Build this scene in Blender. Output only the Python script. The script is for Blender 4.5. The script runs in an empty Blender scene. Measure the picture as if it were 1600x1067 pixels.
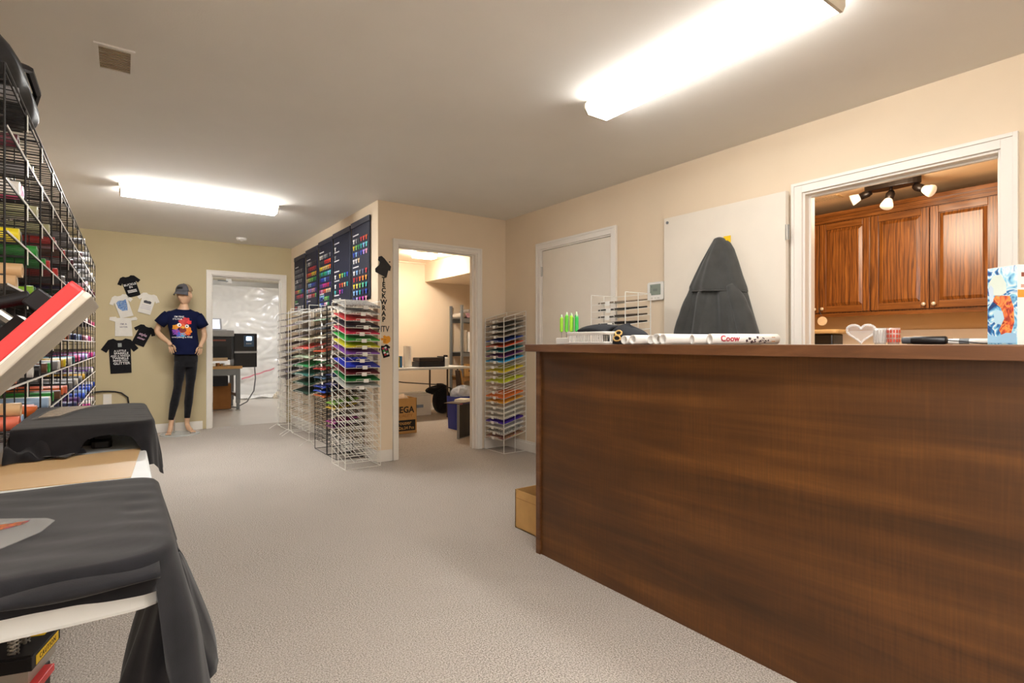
import bpy, bmesh, math, random
from math import sin, cos, pi, radians, sqrt, atan2
from mathutils import Vector, Matrix, Euler
random.seed(7)
SC = bpy.context.scene
COL = SC.collection

# ------------------------------------------------------------------ camera
cam_d = bpy.data.cameras.new('camera')
cam_d.sensor_width = 36.0
cam_d.lens = 843.6 / 1600 * 36
cam_d.shift_y = 3.5 / 1600
cam_d.clip_start = 0.02
cam = bpy.data.objects.new('camera', cam_d)
COL.objects.link(cam)
cam.location = (0, 0, 1.08)
cam.rotation_euler = (pi / 2, 0, -radians(35.733))
SC.camera = cam

# ------------------------------------------------------------------ world, exposure, big lights
SC.view_settings.view_transform = 'Standard'
SC.view_settings.look = 'None'
SC.view_settings.gamma = 1.0
SC.view_settings.use_curve_mapping = False
SC.view_settings.exposure = 2.25
W = bpy.data.worlds.new('world')
SC.world = W
W.use_nodes = True
W.node_tree.nodes['Background'].inputs[0].default_value = (0.75, 0.85, 1.0, 1)
W.node_tree.nodes['Background'].inputs[1].default_value = 0.6
FLUO = 10.0            # emission of the fluorescent diffusers
def area_light(name, loc, rot, sx, sy, power, colour):
    d = bpy.data.lights.new(name, 'AREA')
    d.shape = 'RECTANGLE'; d.size = sx; d.size_y = sy
    d.energy = power; d.color = colour
    o = bpy.data.objects.new(name, d)
    COL.objects.link(o); o.location = loc; o.rotation_euler = rot
    return o
# daylight entering by the window in the left wall, behind the camera
area_light('daylight', (-1.0, -0.55, 1.46), (0, -pi / 2, 0), 1.2, 1.5, 5, (1.0, 0.95, 0.88))

# ------------------------------------------------------------------ materials
def C(h):
    h = h.lstrip('#')
    v = [int(h[i:i + 2], 16) / 255 for i in (0, 2, 4)]
    return tuple((x / 12.92 if x <= 0.04045 else ((x + 0.055) / 1.055) ** 2.4) for x in v) + (1,)
MATS = {}
def mat(key, hexc, rough=0.6, metal=0.0, var=0.08, scale=8.0, bump=0.0, bscale=60.0, emit=0.0, ehex=None, spec=0.5, trans=0.0, alpha=1.0, stretch=(1, 1, 1), sheen=0.0):
    if key in MATS: return MATS[key]
    m = bpy.data.materials.new(key); m.use_nodes = True
    nt = m.node_tree; b = nt.nodes['Principled BSDF']
    c = C(hexc)
    tc = nt.nodes.new('ShaderNodeTexCoord')
    mp = nt.nodes.new('ShaderNodeMapping'); mp.inputs['Scale'].default_value = stretch
    nt.links.new(tc.outputs['Object'], mp.inputs[0])
    if var > 0:
        n = nt.nodes.new('ShaderNodeTexNoise'); n.inputs['Scale'].default_value = scale; n.inputs['Detail'].default_value = 4
        nt.links.new(mp.outputs[0], n.inputs['Vector'])
        r = nt.nodes.new('ShaderNodeValToRGB')
        r.color_ramp.elements[0].position = 0.3; r.color_ramp.elements[1].position = 0.7
        r.color_ramp.elements[0].color = tuple(x * (1 - var) for x in c[:3]) + (1,)
        r.color_ramp.elements[1].color = tuple(min(1, x * (1 + var)) for x in c[:3]) + (1,)
        nt.links.new(n.outputs['Fac'], r.inputs[0]); nt.links.new(r.outputs[0], b.inputs['Base Color'])
    else:
        b.inputs['Base Color'].default_value = c
    if bump > 0:
        n2 = nt.nodes.new('ShaderNodeTexNoise'); n2.inputs['Scale'].default_value = bscale; n2.inputs['Detail'].default_value = 3
        nt.links.new(mp.outputs[0], n2.inputs['Vector'])
        bp = nt.nodes.new('ShaderNodeBump'); bp.inputs['Strength'].default_value = bump; bp.inputs['Distance'].default_value = 0.01
        nt.links.new(n2.outputs['Fac'], bp.inputs['Height']); nt.links.new(bp.outputs[0], b.inputs['Normal'])
    b.inputs['Roughness'].default_value = rough
    b.inputs['Metallic'].default_value = metal
    b.inputs['Specular IOR Level'].default_value = spec
    b.inputs['Transmission Weight'].default_value = trans
    b.inputs['Alpha'].default_value = alpha
    if sheen: b.inputs['Sheen Weight'].default_value = sheen
    if emit > 0:
        b.inputs['Emission Color'].default_value = C(ehex or hexc)
        b.inputs['Emission Strength'].default_value = emit
    MATS[key] = m
    return m
def plain(hexc, rough=0.55, **k): return mat('paint_%s_%d' % (hexc.strip('#'), int(rough * 100)), hexc, rough, var=0.05, **k)

def carpet(key, hex1, hex2, hex3):
    m = bpy.data.materials.new(key); m.use_nodes = True; nt = m.node_tree; b = nt.nodes['Principled BSDF']
    tc = nt.nodes.new('ShaderNodeTexCoord')
    v = nt.nodes.new('ShaderNodeTexVoronoi'); v.inputs['Scale'].default_value = 135
    n = nt.nodes.new('ShaderNodeTexNoise'); n.inputs['Scale'].default_value = 190; n.inputs['Detail'].default_value = 3
    n2 = nt.nodes.new('ShaderNodeTexNoise'); n2.inputs['Scale'].default_value = 2.2; n2.inputs['Detail'].default_value = 5
    for q in (v, n, n2): nt.links.new(tc.outputs['Object'], q.inputs['Vector'])
    r = nt.nodes.new('ShaderNodeValToRGB'); e = r.color_ramp.elements
    e[0].position = 0.36; e[0].color = C(hex1); e[1].position = 0.62; e[1].color = C(hex2)
    nt.links.new(n.outputs['Fac'], r.inputs[0])
    mx = nt.nodes.new('ShaderNodeMix'); mx.data_type = 'RGBA'; mx.blend_type = 'MIX'
    r2 = nt.nodes.new('ShaderNodeValToRGB'); r2.color_ramp.elements[0].position = 0.35; r2.color_ramp.elements[1].position = 0.75
    r2.color_ramp.elements[1].color = (0.5, 0.5, 0.5, 1)
    nt.links.new(n2.outputs['Fac'], r2.inputs[0]); nt.links.new(r2.outputs[0], mx.inputs[0])
    nt.links.new(r.outputs[0], mx.inputs[6]); mx.inputs[7].default_value = C(hex3)
    nt.links.new(mx.outputs[2], b.inputs['Base Color'])
    bp = nt.nodes.new('ShaderNodeBump'); bp.inputs['Strength'].default_value = 0.55; bp.inputs['Distance'].default_value = 0.006
    nt.links.new(v.outputs['Distance'], bp.inputs['Height']); bp.invert = True
    nt.links.new(bp.outputs[0], b.inputs['Normal'])
    b.inputs['Roughness'].default_value = 0.95; b.inputs['Specular IOR Level'].default_value = 0.1
    MATS[key] = m; return m

def wood(key, dark, mid, light, stretch, scale=3.0, rough=0.4, saw=0.0, ring=0.0, ringstretch=None):
    m = bpy.data.materials.new(key); m.use_nodes = True; nt = m.node_tree; b = nt.nodes['Principled BSDF']
    tc = nt.nodes.new('ShaderNodeTexCoord')
    mp = nt.nodes.new('ShaderNodeMapping'); mp.inputs['Scale'].default_value = stretch
    nt.links.new(tc.outputs['Object'], mp.inputs[0])
    n = nt.nodes.new('ShaderNodeTexNoise'); n.inputs['Scale'].default_value = scale; n.inputs['Detail'].default_value = 8; n.inputs['Roughness'].default_value = 0.62
    n.inputs['Distortion'].default_value = 0.5
    nt.links.new(mp.outputs[0], n.inputs['Vector'])
    r = nt.nodes.new('ShaderNodeValToRGB'); e = r.color_ramp.elements
    e[0].position = 0.3; e[0].color = C(dark); e[1].position = 0.72; e[1].color = C(light)
    k = e.new(0.5); k.color = C(mid)
    nt.links.new(n.outputs['Fac'], r.inputs[0])
    out = r.outputs[0]
    if saw:
        mp2 = nt.nodes.new('ShaderNodeMapping'); mp2.inputs['Scale'].default_value = (6, 160, 6)
        nt.links.new(tc.outputs['Object'], mp2.inputs[0])
        n3 = nt.nodes.new('ShaderNodeTexNoise'); n3.inputs['Scale'].default_value = 1.0; n3.inputs['Detail'].default_value = 4
        nt.links.new(mp2.outputs[0], n3.inputs['Vector'])
        n4 = nt.nodes.new('ShaderNodeTexNoise'); n4.inputs['Scale'].default_value = 2.6; n4.inputs['Detail'].default_value = 3
        nt.links.new(tc.outputs['Object'], n4.inputs['Vector'])
        mlt = nt.nodes.new('ShaderNodeMath'); mlt.operation = 'MULTIPLY'
        nt.links.new(n3.outputs['Fac'], mlt.inputs[0]); nt.links.new(n4.outputs['Fac'], mlt.inputs[1])
        r3 = nt.nodes.new('ShaderNodeValToRGB'); r3.color_ramp.elements[0].position = 0.2; r3.color_ramp.elements[1].position = 0.4
        r3.color_ramp.elements[0].color = (0.76, 0.74, 0.72, 1); r3.color_ramp.elements[1].color = (1.12, 1.1, 1.06, 1)
        nt.links.new(mlt.outputs[0], r3.inputs[0])
        mx = nt.nodes.new('ShaderNodeMix'); mx.data_type = 'RGBA'; mx.blend_type = 'MULTIPLY'; mx.inputs[0].default_value = saw
        nt.links.new(out, mx.inputs[6]); nt.links.new(r3.outputs[0], mx.inputs[7]); out = mx.outputs[2]
    if ring:
        mp2 = nt.nodes.new('ShaderNodeMapping'); mp2.inputs['Scale'].default_value = ringstretch
        nt.links.new(tc.outputs['Object'], mp2.inputs[0])
        w = nt.nodes.new('ShaderNodeTexWave'); w.inputs['Scale'].default_value = 13; w.inputs['Distortion'].default_value = 12; w.inputs['Detail'].default_value = 3; w.inputs['Detail Scale'].default_value = 1.0
        w.bands_direction = 'Y'
        nt.links.new(mp2.outputs[0], w.inputs['Vector'])
        r3 = nt.nodes.new('ShaderNodeValToRGB'); r3.color_ramp.elements[0].position = 0.05; r3.color_ramp.elements[1].position = 0.45
        r3.color_ramp.elements[0].color = (0.34, 0.28, 0.25, 1); r3.color_ramp.elements[1].color = (1, 1, 1, 1)
        nt.links.new(w.outputs['Fac'], r3.inputs[0])
        mx = nt.nodes.new('ShaderNodeMix'); mx.data_type = 'RGBA'; mx.blend_type = 'MULTIPLY'; mx.inputs[0].default_value = ring
        nt.links.new(out, mx.inputs[6]); nt.links.new(r3.outputs[0], mx.inputs[7]); out = mx.outputs[2]
    nt.links.new(out, b.inputs['Base Color'])
    b.inputs['Roughness'].default_value = rough
    MATS[key] = m; return m

def attr_mat(key, rough=0.6):
    if key in MATS: return MATS[key]
    m = bpy.data.materials.new(key); m.use_nodes = True; nt = m.node_tree
    a = nt.nodes.new('ShaderNodeVertexColor'); a.layer_name = 'col'
    nt.links.new(a.outputs['Color'], nt.nodes['Principled BSDF'].inputs['Base Color'])
    nt.nodes['Principled BSDF'].inputs['Roughness'].default_value = rough
    MATS[key] = m; return m
def swirl_mat(key, cols, scale=5, rough=0.35, dist=3.0):
    m = bpy.data.materials.new(key); m.use_nodes = True; nt = m.node_tree; b = nt.nodes['Principled BSDF']
    tc = nt.nodes.new('ShaderNodeTexCoord')
    n = nt.nodes.new('ShaderNodeTexNoise'); n.inputs['Scale'].default_value = scale; n.inputs['Detail'].default_value = 2; n.inputs['Distortion'].default_value = dist
    nt.links.new(tc.outputs['Object'], n.inputs['Vector'])
    r = nt.nodes.new('ShaderNodeValToRGB'); e = r.color_ramp.elements
    ks = len(cols)
    e[0].position = 0.3; e[0].color = C(cols[0]); e[1].position = 0.7; e[1].color = C(cols[-1])
    for i in range(1, ks - 1):
        q = e.new(0.3 + 0.4 * i / (ks - 1)); q.color = C(cols[i])
    nt.links.new(n.outputs['Fac'], r.inputs[0]); nt.links.new(r.outputs[0], b.inputs['Base Color'])
    b.inputs['Roughness'].default_value = rough
    MATS[key] = m; return m

WALL = mat('wall_paint', '#ead7bd', 0.75, var=0.02, scale=3, bump=0.05, bscale=220, spec=0.3)
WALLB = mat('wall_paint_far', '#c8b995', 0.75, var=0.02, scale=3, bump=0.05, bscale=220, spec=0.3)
CEIL = mat('ceiling_paint', '#eae6df', 0.9, var=0.02, scale=2, bump=0.06, bscale=160, spec=0.1)
WHITE = mat('white_trim_paint', '#efe9e0', 0.4, var=0.015)
DOORW = mat('white_door_paint', '#e9dfd0', 0.45, var=0.015)
CARPET = carpet('carpet_loop', '#857b71', '#d6cdc3', '#bdb4aa')
VINYLF = mat('grey_sheet_floor', '#b9b1a5', 0.3, var=0.06, scale=1.6)
WALNUT = wood('walnut_laminate', '#3f250c', '#583412', '#764a1d', (1.0, 0.22, 3.4), 2.6, 0.42, saw=0.8)
WALNUT_TOP = wood('walnut_laminate_edge', '#4a2c16', '#653f24', '#7d5433', (1, 0.6, 4), 4.0, 0.4)
OAK = wood('oak_stained', '#5a320f', '#7e4a1b', '#a0662a', (26, 26, 1.2), 2.4, 0.3, ring=0.75, ringstretch=(1, 1.0, 0.10))
OAKD = wood('oak_stained_rail', '#583010', '#764518', '#915b2a', (20, 1.2, 20), 2.5, 0.25)
BLACKM = mat('black_metal', '#17161a', 0.45, metal=0.4, var=0.05)
WIREW = mat('white_wire', '#f1ede4', 0.4, var=0.02)
WIREB = mat('black_wire', '#1b1a1c', 0.4, var=0.02)
STEEL = mat('brushed_steel', '#b9b6b0', 0.3, metal=0.9, var=0.05)
GREYM = mat('grey_powder_steel', '#7d8083', 0.5, metal=0.2, var=0.05)
BLACKF = mat('black_cotton', '#1d1c1f', 0.95, var=0.18, scale=30, bump=0.10, bscale=700, spec=0.15, sheen=0.15)
CHARF = mat('charcoal_fleece', '#4a4a48', 0.95, var=0.12, scale=14, bump=0.2, bscale=400, spec=0.15, sheen=0.2)
NAVYF = mat('navy_cotton', '#10173a', 0.9, var=0.1, scale=20, bump=0.12, bscale=400, spec=0.2)
PLASTW = mat('white_plastic', '#ece9e2', 0.35, var=0.02)
TABLEW = mat('white_table_plastic', '#dfe2e2', 0.45, var=0.03)
CARD = mat('brown_cardboard', '#c79a5c', 0.8, var=0.07, scale=12)
CARDD = mat('dark_cardboard', '#9a6430', 0.8, var=0.09, scale=12)
PAPER = mat('white_paper', '#f2efe8', 0.7, var=0.02)
SKIN = mat('mannequin_skin', '#d8ae8c', 0.5, var=0.03)
GLASS = mat('clear_glass', '#ffffff', 0.03, var=0, trans=1.0)
INK = mat('black_ink', '#0e0d0e', 0.6, var=0.02)
WINK = mat('white_ink', '#e9e6e4', 0.6, var=0.02)

# ------------------------------------------------------------------ mesh builder
class B:
    def __init__(s): s.v = []; s.f = []; s.c = []
    def add(s, vs, fs, col=None):
        o = len(s.v); s.v += [tuple(v) for v in vs]; s.f += [tuple(i + o for i in f) for f in fs]; s.c += [col] * len(fs)
        return s
    def box(s, x0, x1, y0, y1, z0, z1, M=None, col=None):
        vs = [Vector((x, y, z)) for x in (x0, x1) for y in (y0, y1) for z in (z0, z1)]
        if M is not None: vs = [M @ v for v in vs]
        return s.add(vs, [(0, 1, 3, 2), (4, 6, 7, 5), (0, 4, 5, 1), (2, 3, 7, 6), (0, 2, 6, 4), (1, 5, 7, 3)], col)
    def rbox(s, x0, x1, y0, y1, z0, z1, r, n=3, M=None, col=None):
        """box with rounded vertical edges"""
        pts = []
        for cx, cy, a0 in ((x1 - r, y1 - r, 0), (x0 + r, y1 - r, 90), (x0 + r, y0 + r, 180), (x1 - r, y0 + r, 270)):
            for i in range(n + 1):
                a = radians(a0 + 90 * i / n); pts.append((cx + r * cos(a), cy + r * sin(a)))
        return s.prism([(p[0], p[1]) for p in pts], z0, z1, M, col)
    def prism(s, pts, z0, z1, M=None, col=None):
        n = len(pts)
        vs = [Vector((p[0], p[1], z0)) for p in pts] + [Vector((p[0], p[1], z1)) for p in pts]
        if M is not None: vs = [M @ v for v in vs]
        fs = [tuple(range(n - 1, -1, -1)), tuple(range(n, 2 * n))] + [(i, (i + 1) % n, n + (i + 1) % n, n + i) for i in range(n)]
        return s.add(vs, fs, col)
    def tube(s, path, r, n=4, cap=True, col=None):
        P_ = [Vector(p) for p in path]; rings = []
        rr = r if isinstance(r, (list, tuple)) else [r] * len(P_)
        for i, p in enumerate(P_):
            d = (P_[min(i + 1, len(P_) - 1)] - P_[max(i - 1, 0)]).normalized()
            u = d.cross(Vector((0, 0, 1)))
            if u.length < 0.05: u = d.cross(Vector((1, 0, 0)))
            u.normalize(); w = d.cross(u)
            rings.append([p + (u * cos(2 * pi * (k + 0.5) / n) + w * sin(2 * pi * (k + 0.5) / n)) * rr[i] for k in range(n)])
        vs = [v for q in rings for v in q]; fs = []
        for i in range(len(rings) - 1):
            for k in range(n): fs.append((i * n + k, i * n + (k + 1) % n, (i + 1) * n + (k + 1) % n, (i + 1) * n + k))
        if cap: fs += [tuple(range(n - 1, -1, -1)), tuple(len(vs) - n + k for k in range(n))]
        return s.add(vs, fs, col)
    def lathe(s, prof, n=16, M=None, col=None):
        """prof: list of (r, z) from bottom to top about the z axis"""
        vs = []; fs = []
        for r, z in prof:
            for k in range(n): vs.append(Vector((r * cos(2 * pi * k / n), r * sin(2 * pi * k / n), z)))
        if M is not None: vs = [M @ v for v in vs]
        for i in range(len(prof) - 1):
            for k in range(n): fs.append((i * n + k, i * n + (k + 1) % n, (i + 1) * n + (k + 1) % n, (i + 1) * n + k))
        if prof[0][0] > 1e-6: fs.append(tuple(range(n - 1, -1, -1)))
        if prof[-1][0] > 1e-6: fs.append(tuple(len(vs) - n + k for k in range(n)))
        return s.add(vs, fs, col)
    def grid(s, fn, nu, nv, closed_u=False, col=None):
        vs = [fn(i / nu, j / nv) for j in range(nv + 1) for i in range(nu + (0 if closed_u else 1))]
        w = nu if closed_u else nu + 1; fs = []
        for j in range(nv):
            for i in range(nu):
                a = j * w + i; b_ = j * w + (i + 1) % w
                fs.append((a, b_, b_ + w, a + w))
        return s.add(vs, fs, col)
    def mesh(s, name, m, smooth=False):
        me = bpy.data.meshes.new(name); me.from_pydata(s.v, [], s.f); me.update()
        if m: me.materials.append(m)
        if smooth: me.polygons.foreach_set('use_smooth', [True] * len(me.polygons))
        if any(c is not None for c in s.c):
            a = me.color_attributes.new('col', 'FLOAT_COLOR', 'CORNER')
            buf = []
            for p in me.polygons:
                c = s.c[p.index] or (0.5, 0.5, 0.5, 1)
                buf += list(c) * p.loop_total
            a.data.foreach_set('color', buf)
        return me
    def obj(s, name, m, parent=None, smooth=False, world=False, solid=0.0, bevel=0.0, sub=0):
        if world and parent is not None:
            Mi = Matrix.LocRotScale(parent.location, parent.rotation_euler, None).inverted()
            pp = parent.parent
            while pp is not None:
                Mi = Mi @ Matrix.LocRotScale(pp.location, pp.rotation_euler, None).inverted(); pp = pp.parent
            s.v = [tuple(Mi @ Vector(v)) for v in s.v]
        o = bpy.data.objects.new(name, s.mesh(name, m, smooth)); COL.objects.link(o)
        if parent is not None: o.parent = parent
        if solid: md = o.modifiers.new('solid', 'SOLIDIFY'); md.thickness = solid; md.offset = 0
        if bevel:
            md = o.modifiers.new('bevel', 'BEVEL'); md.width = bevel; md.segments = 2; md.limit_method = 'ANGLE'
        if sub: md = o.modifiers.new('sub', 'SUBSURF'); md.levels = sub; md.render_levels = sub
        return o
def thing(name, label, cat, loc=(0, 0, 0), rz=0.0, group=None):
    o = bpy.data.objects.new(name, None); COL.objects.link(o); o.empty_display_size = 0.05
    o.location = loc; o.rotation_euler = (0, 0, rz); o['label'] = label; o['category'] = cat
    if group: o['group'] = group
    return o
def tag(o, label, cat, group=None):
    o['label'] = label; o['category'] = cat
    if group: o['group'] = group
    return o
def struct(o): o['kind'] = 'structure'; return o
def inst(name, me, parent=None, loc=(0, 0, 0), rot=(0, 0, 0)):
    o = bpy.data.objects.new(name, me); COL.objects.link(o); o.parent = parent; o.location = loc; o.rotation_euler = rot
    return o
def text(name, s, size, m, parent, M, ext=0.0006, bold=0.0, xs=1.0, spacing=1.0, line=1.0):
    """lettering mesh; local text lies in XY, M maps it to the parent's space"""
    cu = bpy.data.curves.new('t', 'FONT'); cu.body = s; cu.size = size; cu.align_x = 'CENTER'; cu.align_y = 'CENTER'
    cu.extrude = ext; cu.offset = bold; cu.resolution_u = 2; cu.space_character = spacing; cu.space_line = line
    t = bpy.data.objects.new('t', cu); COL.objects.link(t)
    bpy.context.view_layer.update()
    me = bpy.data.meshes.new_from_object(t.evaluated_get(bpy.context.evaluated_depsgraph_get()))
    bpy.data.objects.remove(t)
    me.transform(M @ Matrix.Diagonal((xs, 1, 1, 1)))
    me.materials.clear(); me.materials.append(m); me.name = name
    o = bpy.data.objects.new(name, me); COL.objects.link(o)
    if parent is not None: o.parent = parent
    return o
FACE_S = Matrix.Rotation(pi / 2, 4, 'X')                                  # XY text -> faces -Y
FACE_W = Matrix.Rotation(-pi / 2, 4, 'Z') @ Matrix.Rotation(pi / 2, 4, 'X')  # faces -X
def T(x, y, z): return Matrix.Translation((x, y, z))
ORD = ['first', 'second', 'third', 'fourth', 'fifth', 'sixth', 'seventh', 'eighth', 'ninth', 'tenth', 'eleventh', 'twelfth', 'thirteenth', 'fourteenth', 'fifteenth', 'sixteenth', 'seventeenth', 'eighteenth', 'nineteenth', 'twentieth', 'twenty-first', 'twenty-second', 'twenty-third', 'twenty-fourth']

# ------------------------------------------------------------------ the room shell
H = 2.392
XR, YB, XO, YF, XL, YR = 3.301, 4.71, 1.883, 7.84, -0.74, -1.6
WT = 0.12
struct(B().box(XL - .12, XR + .06, YR, YF + .06, -0.1, 0.0).obj('floor', CARPET))
struct(B().box(XO + .12, 5.3, YB + .06, 8.02, -0.099, 0.001).obj('floor_storeroom', CARPET))
struct(B().box(XR + .06, 5.7, -.6, 3.6, -0.099, 0.001).obj('floor_kitchen', VINYLF))
struct(B().box(-.6, 4.2, YF + .06, 12.5, -0.1, 0.0).obj('floor_back_room', VINYLF))
struct(B().box(XL - .12, XR + .12, YR - .1, YB + .06, H, H + .1).box(XL - .12, XO + .06, YB + .06, YF + .12, H, H + .1).obj('ceiling', CEIL))
struct(B().box(XO + .06, 5.3, YB + .06, 8.12, H, H + .1).obj('ceiling_storeroom', mat('storeroom_ceiling_paint', '#f0e2cf', 0.9, var=0.02)))
struct(B().box(XR + .12, 5.7, -.6, 3.6, H - .055, H + .1).obj('ceiling_kitchen', mat('kitchen_ceiling_paint', '#e6c79e', 0.9, var=0.02)))
struct(B().box(-.6, 4.2, YF + .12, 12.5, H - .02, H + .1).obj('ceiling_back_room', mat('back_ceiling_paint', '#e9dfc9', 0.9, var=0.02)))
# left wall with the window opening behind the camera
WY0, WY1, WZ0, WZ1 = -1.25, 0.15, 0.85, 2.06
b = B().box(XL - WT, XL, YR, WY0, 0, H).box(XL - WT, XL, WY1, YF + WT, 0, H).box(XL - WT, XL, WY0, WY1, 0, WZ0).box(XL - WT, XL, WY0, WY1, WZ1, H)
struct(b.obj('wall_left', WALL))
b = B()
for (y0, y1, z0, z1) in ((WY0, WY0 + .05, WZ0, WZ1), (WY1 - .05, WY1, WZ0, WZ1), (WY0, WY1, WZ0, WZ0 + .05), (WY0, WY1, WZ1 - .05, WZ1), (-.57, -.53, WZ0, WZ1)):
    b.box(XL - .09, XL - .02, y0, y1, z0, z1)
struct(b.obj('window_1', WHITE))
struct(B().box(XL - WT, XR + WT, YR - WT, YR, 0, H).obj('wall_rear', WALL))
# far wall with doorway
DX0, DX1, DZ = 0.902, 1.765, 1.970
b = B().box(XL, DX0, YF, YF + WT, 0, H).box(DX1, XO + .12, YF, YF + WT, 0, H).box(DX0, DX1, YF, YF + WT, DZ, H)
struct(b.obj('wall_back', WALLB))
# wall carrying the banners
struct(B().box(XO, XO + WT, YB, YF, 0, H).obj('wall_side', WALL))
# short wall with the storeroom doorway
SX0, SX1, SZ = 2.068, 2.950, 2.010
b = B().box(XO + WT, SX0, YB, YB + WT, 0, H).box(SX1, XR + WT, YB, YB + WT, 0, H).box(SX0, SX1, YB, YB + WT, SZ, H)
struct(b.obj('wall_front', WALL))
# right wall: kitchen doorway and closed door
KY0, KY1, KZ = 0.700, 1.612, 1.988
CY0, CY1, CZ = 3.157, 4.108, 2.0
b = B()
for (y0, y1, z0, z1) in ((YR, KY0, 0, H), (KY0, KY1, KZ, H), (KY1, CY0, 0, H), (CY0, CY1, CZ, H), (CY1, YB, 0, H)):
    b.box(XR, XR + WT, y0, y1, z0, z1)
struct(b.obj('wall_right', WALL))
# storeroom shell
struct(B().box(XO + WT, 5.3, 8.0, 8.12, 0, H).obj('wall_storeroom_back', WALL))
struct(B().box(5.2, 5.3, YB + WT, 8.0, 0, H).obj('wall_storeroom_right', WALL))
struct(B().box(XR + WT, 5.3, YB + .02, YB + WT, 0, H).obj('wall_storeroom_front', WALL))
struct(B().box(4.0, 5.2, YB + WT, 8.0, 2.09, H).obj('trim_1', WALL))
# kitchen shell
KW = mat('kitchen_wall_paint', '#e4bd88', 0.75, var=0.02)
struct(B().box(5.56, 5.7, -.6, 3.6, 0, H).obj('wall_kitchen_back', KW))
struct(B().box(XR + WT, 5.7, 3.5, 3.6, 0, H).obj('wall_kitchen_left', KW))
struct(B().box(XR + WT, 5.7, -.6, -.5, 0, H).obj('wall_kitchen_right', KW))
# back room shell
BRW = mat('back_room_wall_paint', '#eceae4', 0.8, var=0.02)
struct(B().box(-.6, 4.2, 12.4, 12.5, 0, H).obj('wall_back_room_end', BRW))
struct(B().box(-.6, -.5, YF + WT, 12.4, 0, H).obj('wall_back_room_left', BRW))
struct(B().box(4.1, 4.2, 8.12, 12.4, 0, H).obj('wall_back_room_right', BRW))

# baseboards
def baseboard(name, segs):
    b = B()
    for (x0, x1, y0, y1) in segs:
        b.box(x0, x1, y0, y1, 0, 0.085)
        dx, dy = (x1 - x0), (y1 - y0)
        b.box(x0 + (0.004 if dx < dy else 0), x1 - (0.004 if dx < dy else 0), y0 + (0.004 if dy < dx else 0), y1 - (0.004 if dy < dx else 0), 0.085, 0.105)
    struct(b.obj(name, WHITE, bevel=0.002))
baseboard('baseboard_back', [(XL, DX0 - .09, YF - .014, YF)])
baseboard('baseboard_side', [(XO - .014, XO, YB - .014, YF - .014)])
baseboard('baseboard_front', [(XO, SX0 - .05, YB - .014, YB), (SX1 + .08, XR - .014, YB - .014, YB)])
baseboard('baseboard_right', [(XR - .014, XR, CY1 + .07, YB - .014), (XR - .014, XR, KY1 + .09, CY0 - .07)])
baseboard('baseboard_storeroom', [(XO + WT, 5.2, 7.986, 8.0)])

# door casings: jamb lining + flat trim with a back band
def casing(name, axis, a0, a1, z1, wall, side, w=0.075, depth=WT):
    """axis 'x': opening along x in a wall whose room face is y=wall; 'y': along y in wall whose face is x=wall.  side=-1: the room is on the low side"""
    b = B()
    def put(p0, p1, q0, q1, z0, zz):
        lo, hi = sorted((q0, q1))
        if axis == 'x': b.box(p0, p1, lo, hi, z0, zz)
        else: b.box(lo, hi, p0, p1, z0, zz)
    t = 0.016 * side
    for (p0, p1, z0, zz) in ((a0 - w, a0 + .006, 0, z1 + w), (a1 - .006, a1 + w, 0, z1 + w), (a0 + .006, a1 - .006, z1 - .006, z1 + w)):
        put(p0, p1, wall, wall + t, z0, zz)
    for (p0, p1, z0, zz) in ((a0 - w, a0 - w + .018, 0, z1 + w), (a1 + w - .018, a1 + w, 0, z1 + w), (a0 - w + .018, a1 + w - .018, z1 + w - .018, z1 + w)):
        put(p0, p1, wall + t, wall + t * 1.5, z0, zz)
    for (p0, p1, z0, zz) in ((a0, a0 + .018, 0, z1), (a1 - .018, a1, 0, z1), (a0 + .018, a1 - .018, z1 - .018, z1)):
        put(p0, p1, wall, wall - side * depth, z0, zz)
    mid = wall - side * depth * .5
    for (p0, p1, z0, zz) in ((a0 + .018, a0 + .03, 0, z1 - .018), (a1 - .03, a1 - .018, 0, z1 - .018), (a0 + .03, a1 - .03, z1 - .03, z1 - .018)):
        put(p0, p1, mid - .012, mid + .012, z0, zz)
    return struct(b.obj(name, WHITE, bevel=0.0015))
casing('trim_2', 'x', DX0, DX1, DZ, YF, -1, 0.05)
casing('trim_3', 'x', SX0, SX1, SZ, YB, -1, 0.045)
casing('trim_4', 'y', KY0, KY1, KZ, XR, -1, 0.055)
casing('trim_5', 'y', CY0, CY1, CZ, XR, -1, 0.055)

def hinge(parent, x, y, z, axis):
    b = B()
    if axis == 'y': b.box(x - .002, x, y - .018, y + .018, z - .045, z + .045)
    else: b.box(x - .018, x + .018, y - .002, y, z - .045, z + .045)
    b.tube([(x - .004, y - (.0 if axis == 'y' else .004), z - .047), (x - .004, y - (.0 if axis == 'y' else .004), z + .047)], .006, 8)
    return b.obj('hinge', STEEL, parent)
d = B().box(XR + .004, XR + .04, CY0 + .022, CY1 - .022, .012, CZ - .022).obj('door_1', DOORW, bevel=.002); struct(d)
hinge(d, XR + .002, CY1 - .012, 1.78, 'y'); hinge(d, XR + .002, CY1 - .012, .3, 'y')
kb = B().lathe([(0, 0), (.026, 0), (.026, .006), (.01, .012), (.01, .035), (.024, .045), (.027, .06), (.018, .07), (0, .072)], 16, T(XR + .004, CY0 + .085, .95) @ Matrix.Rotation(-pi / 2, 4, 'Y'))
kb.obj('door_knob', STEEL, d, smooth=True)
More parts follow.
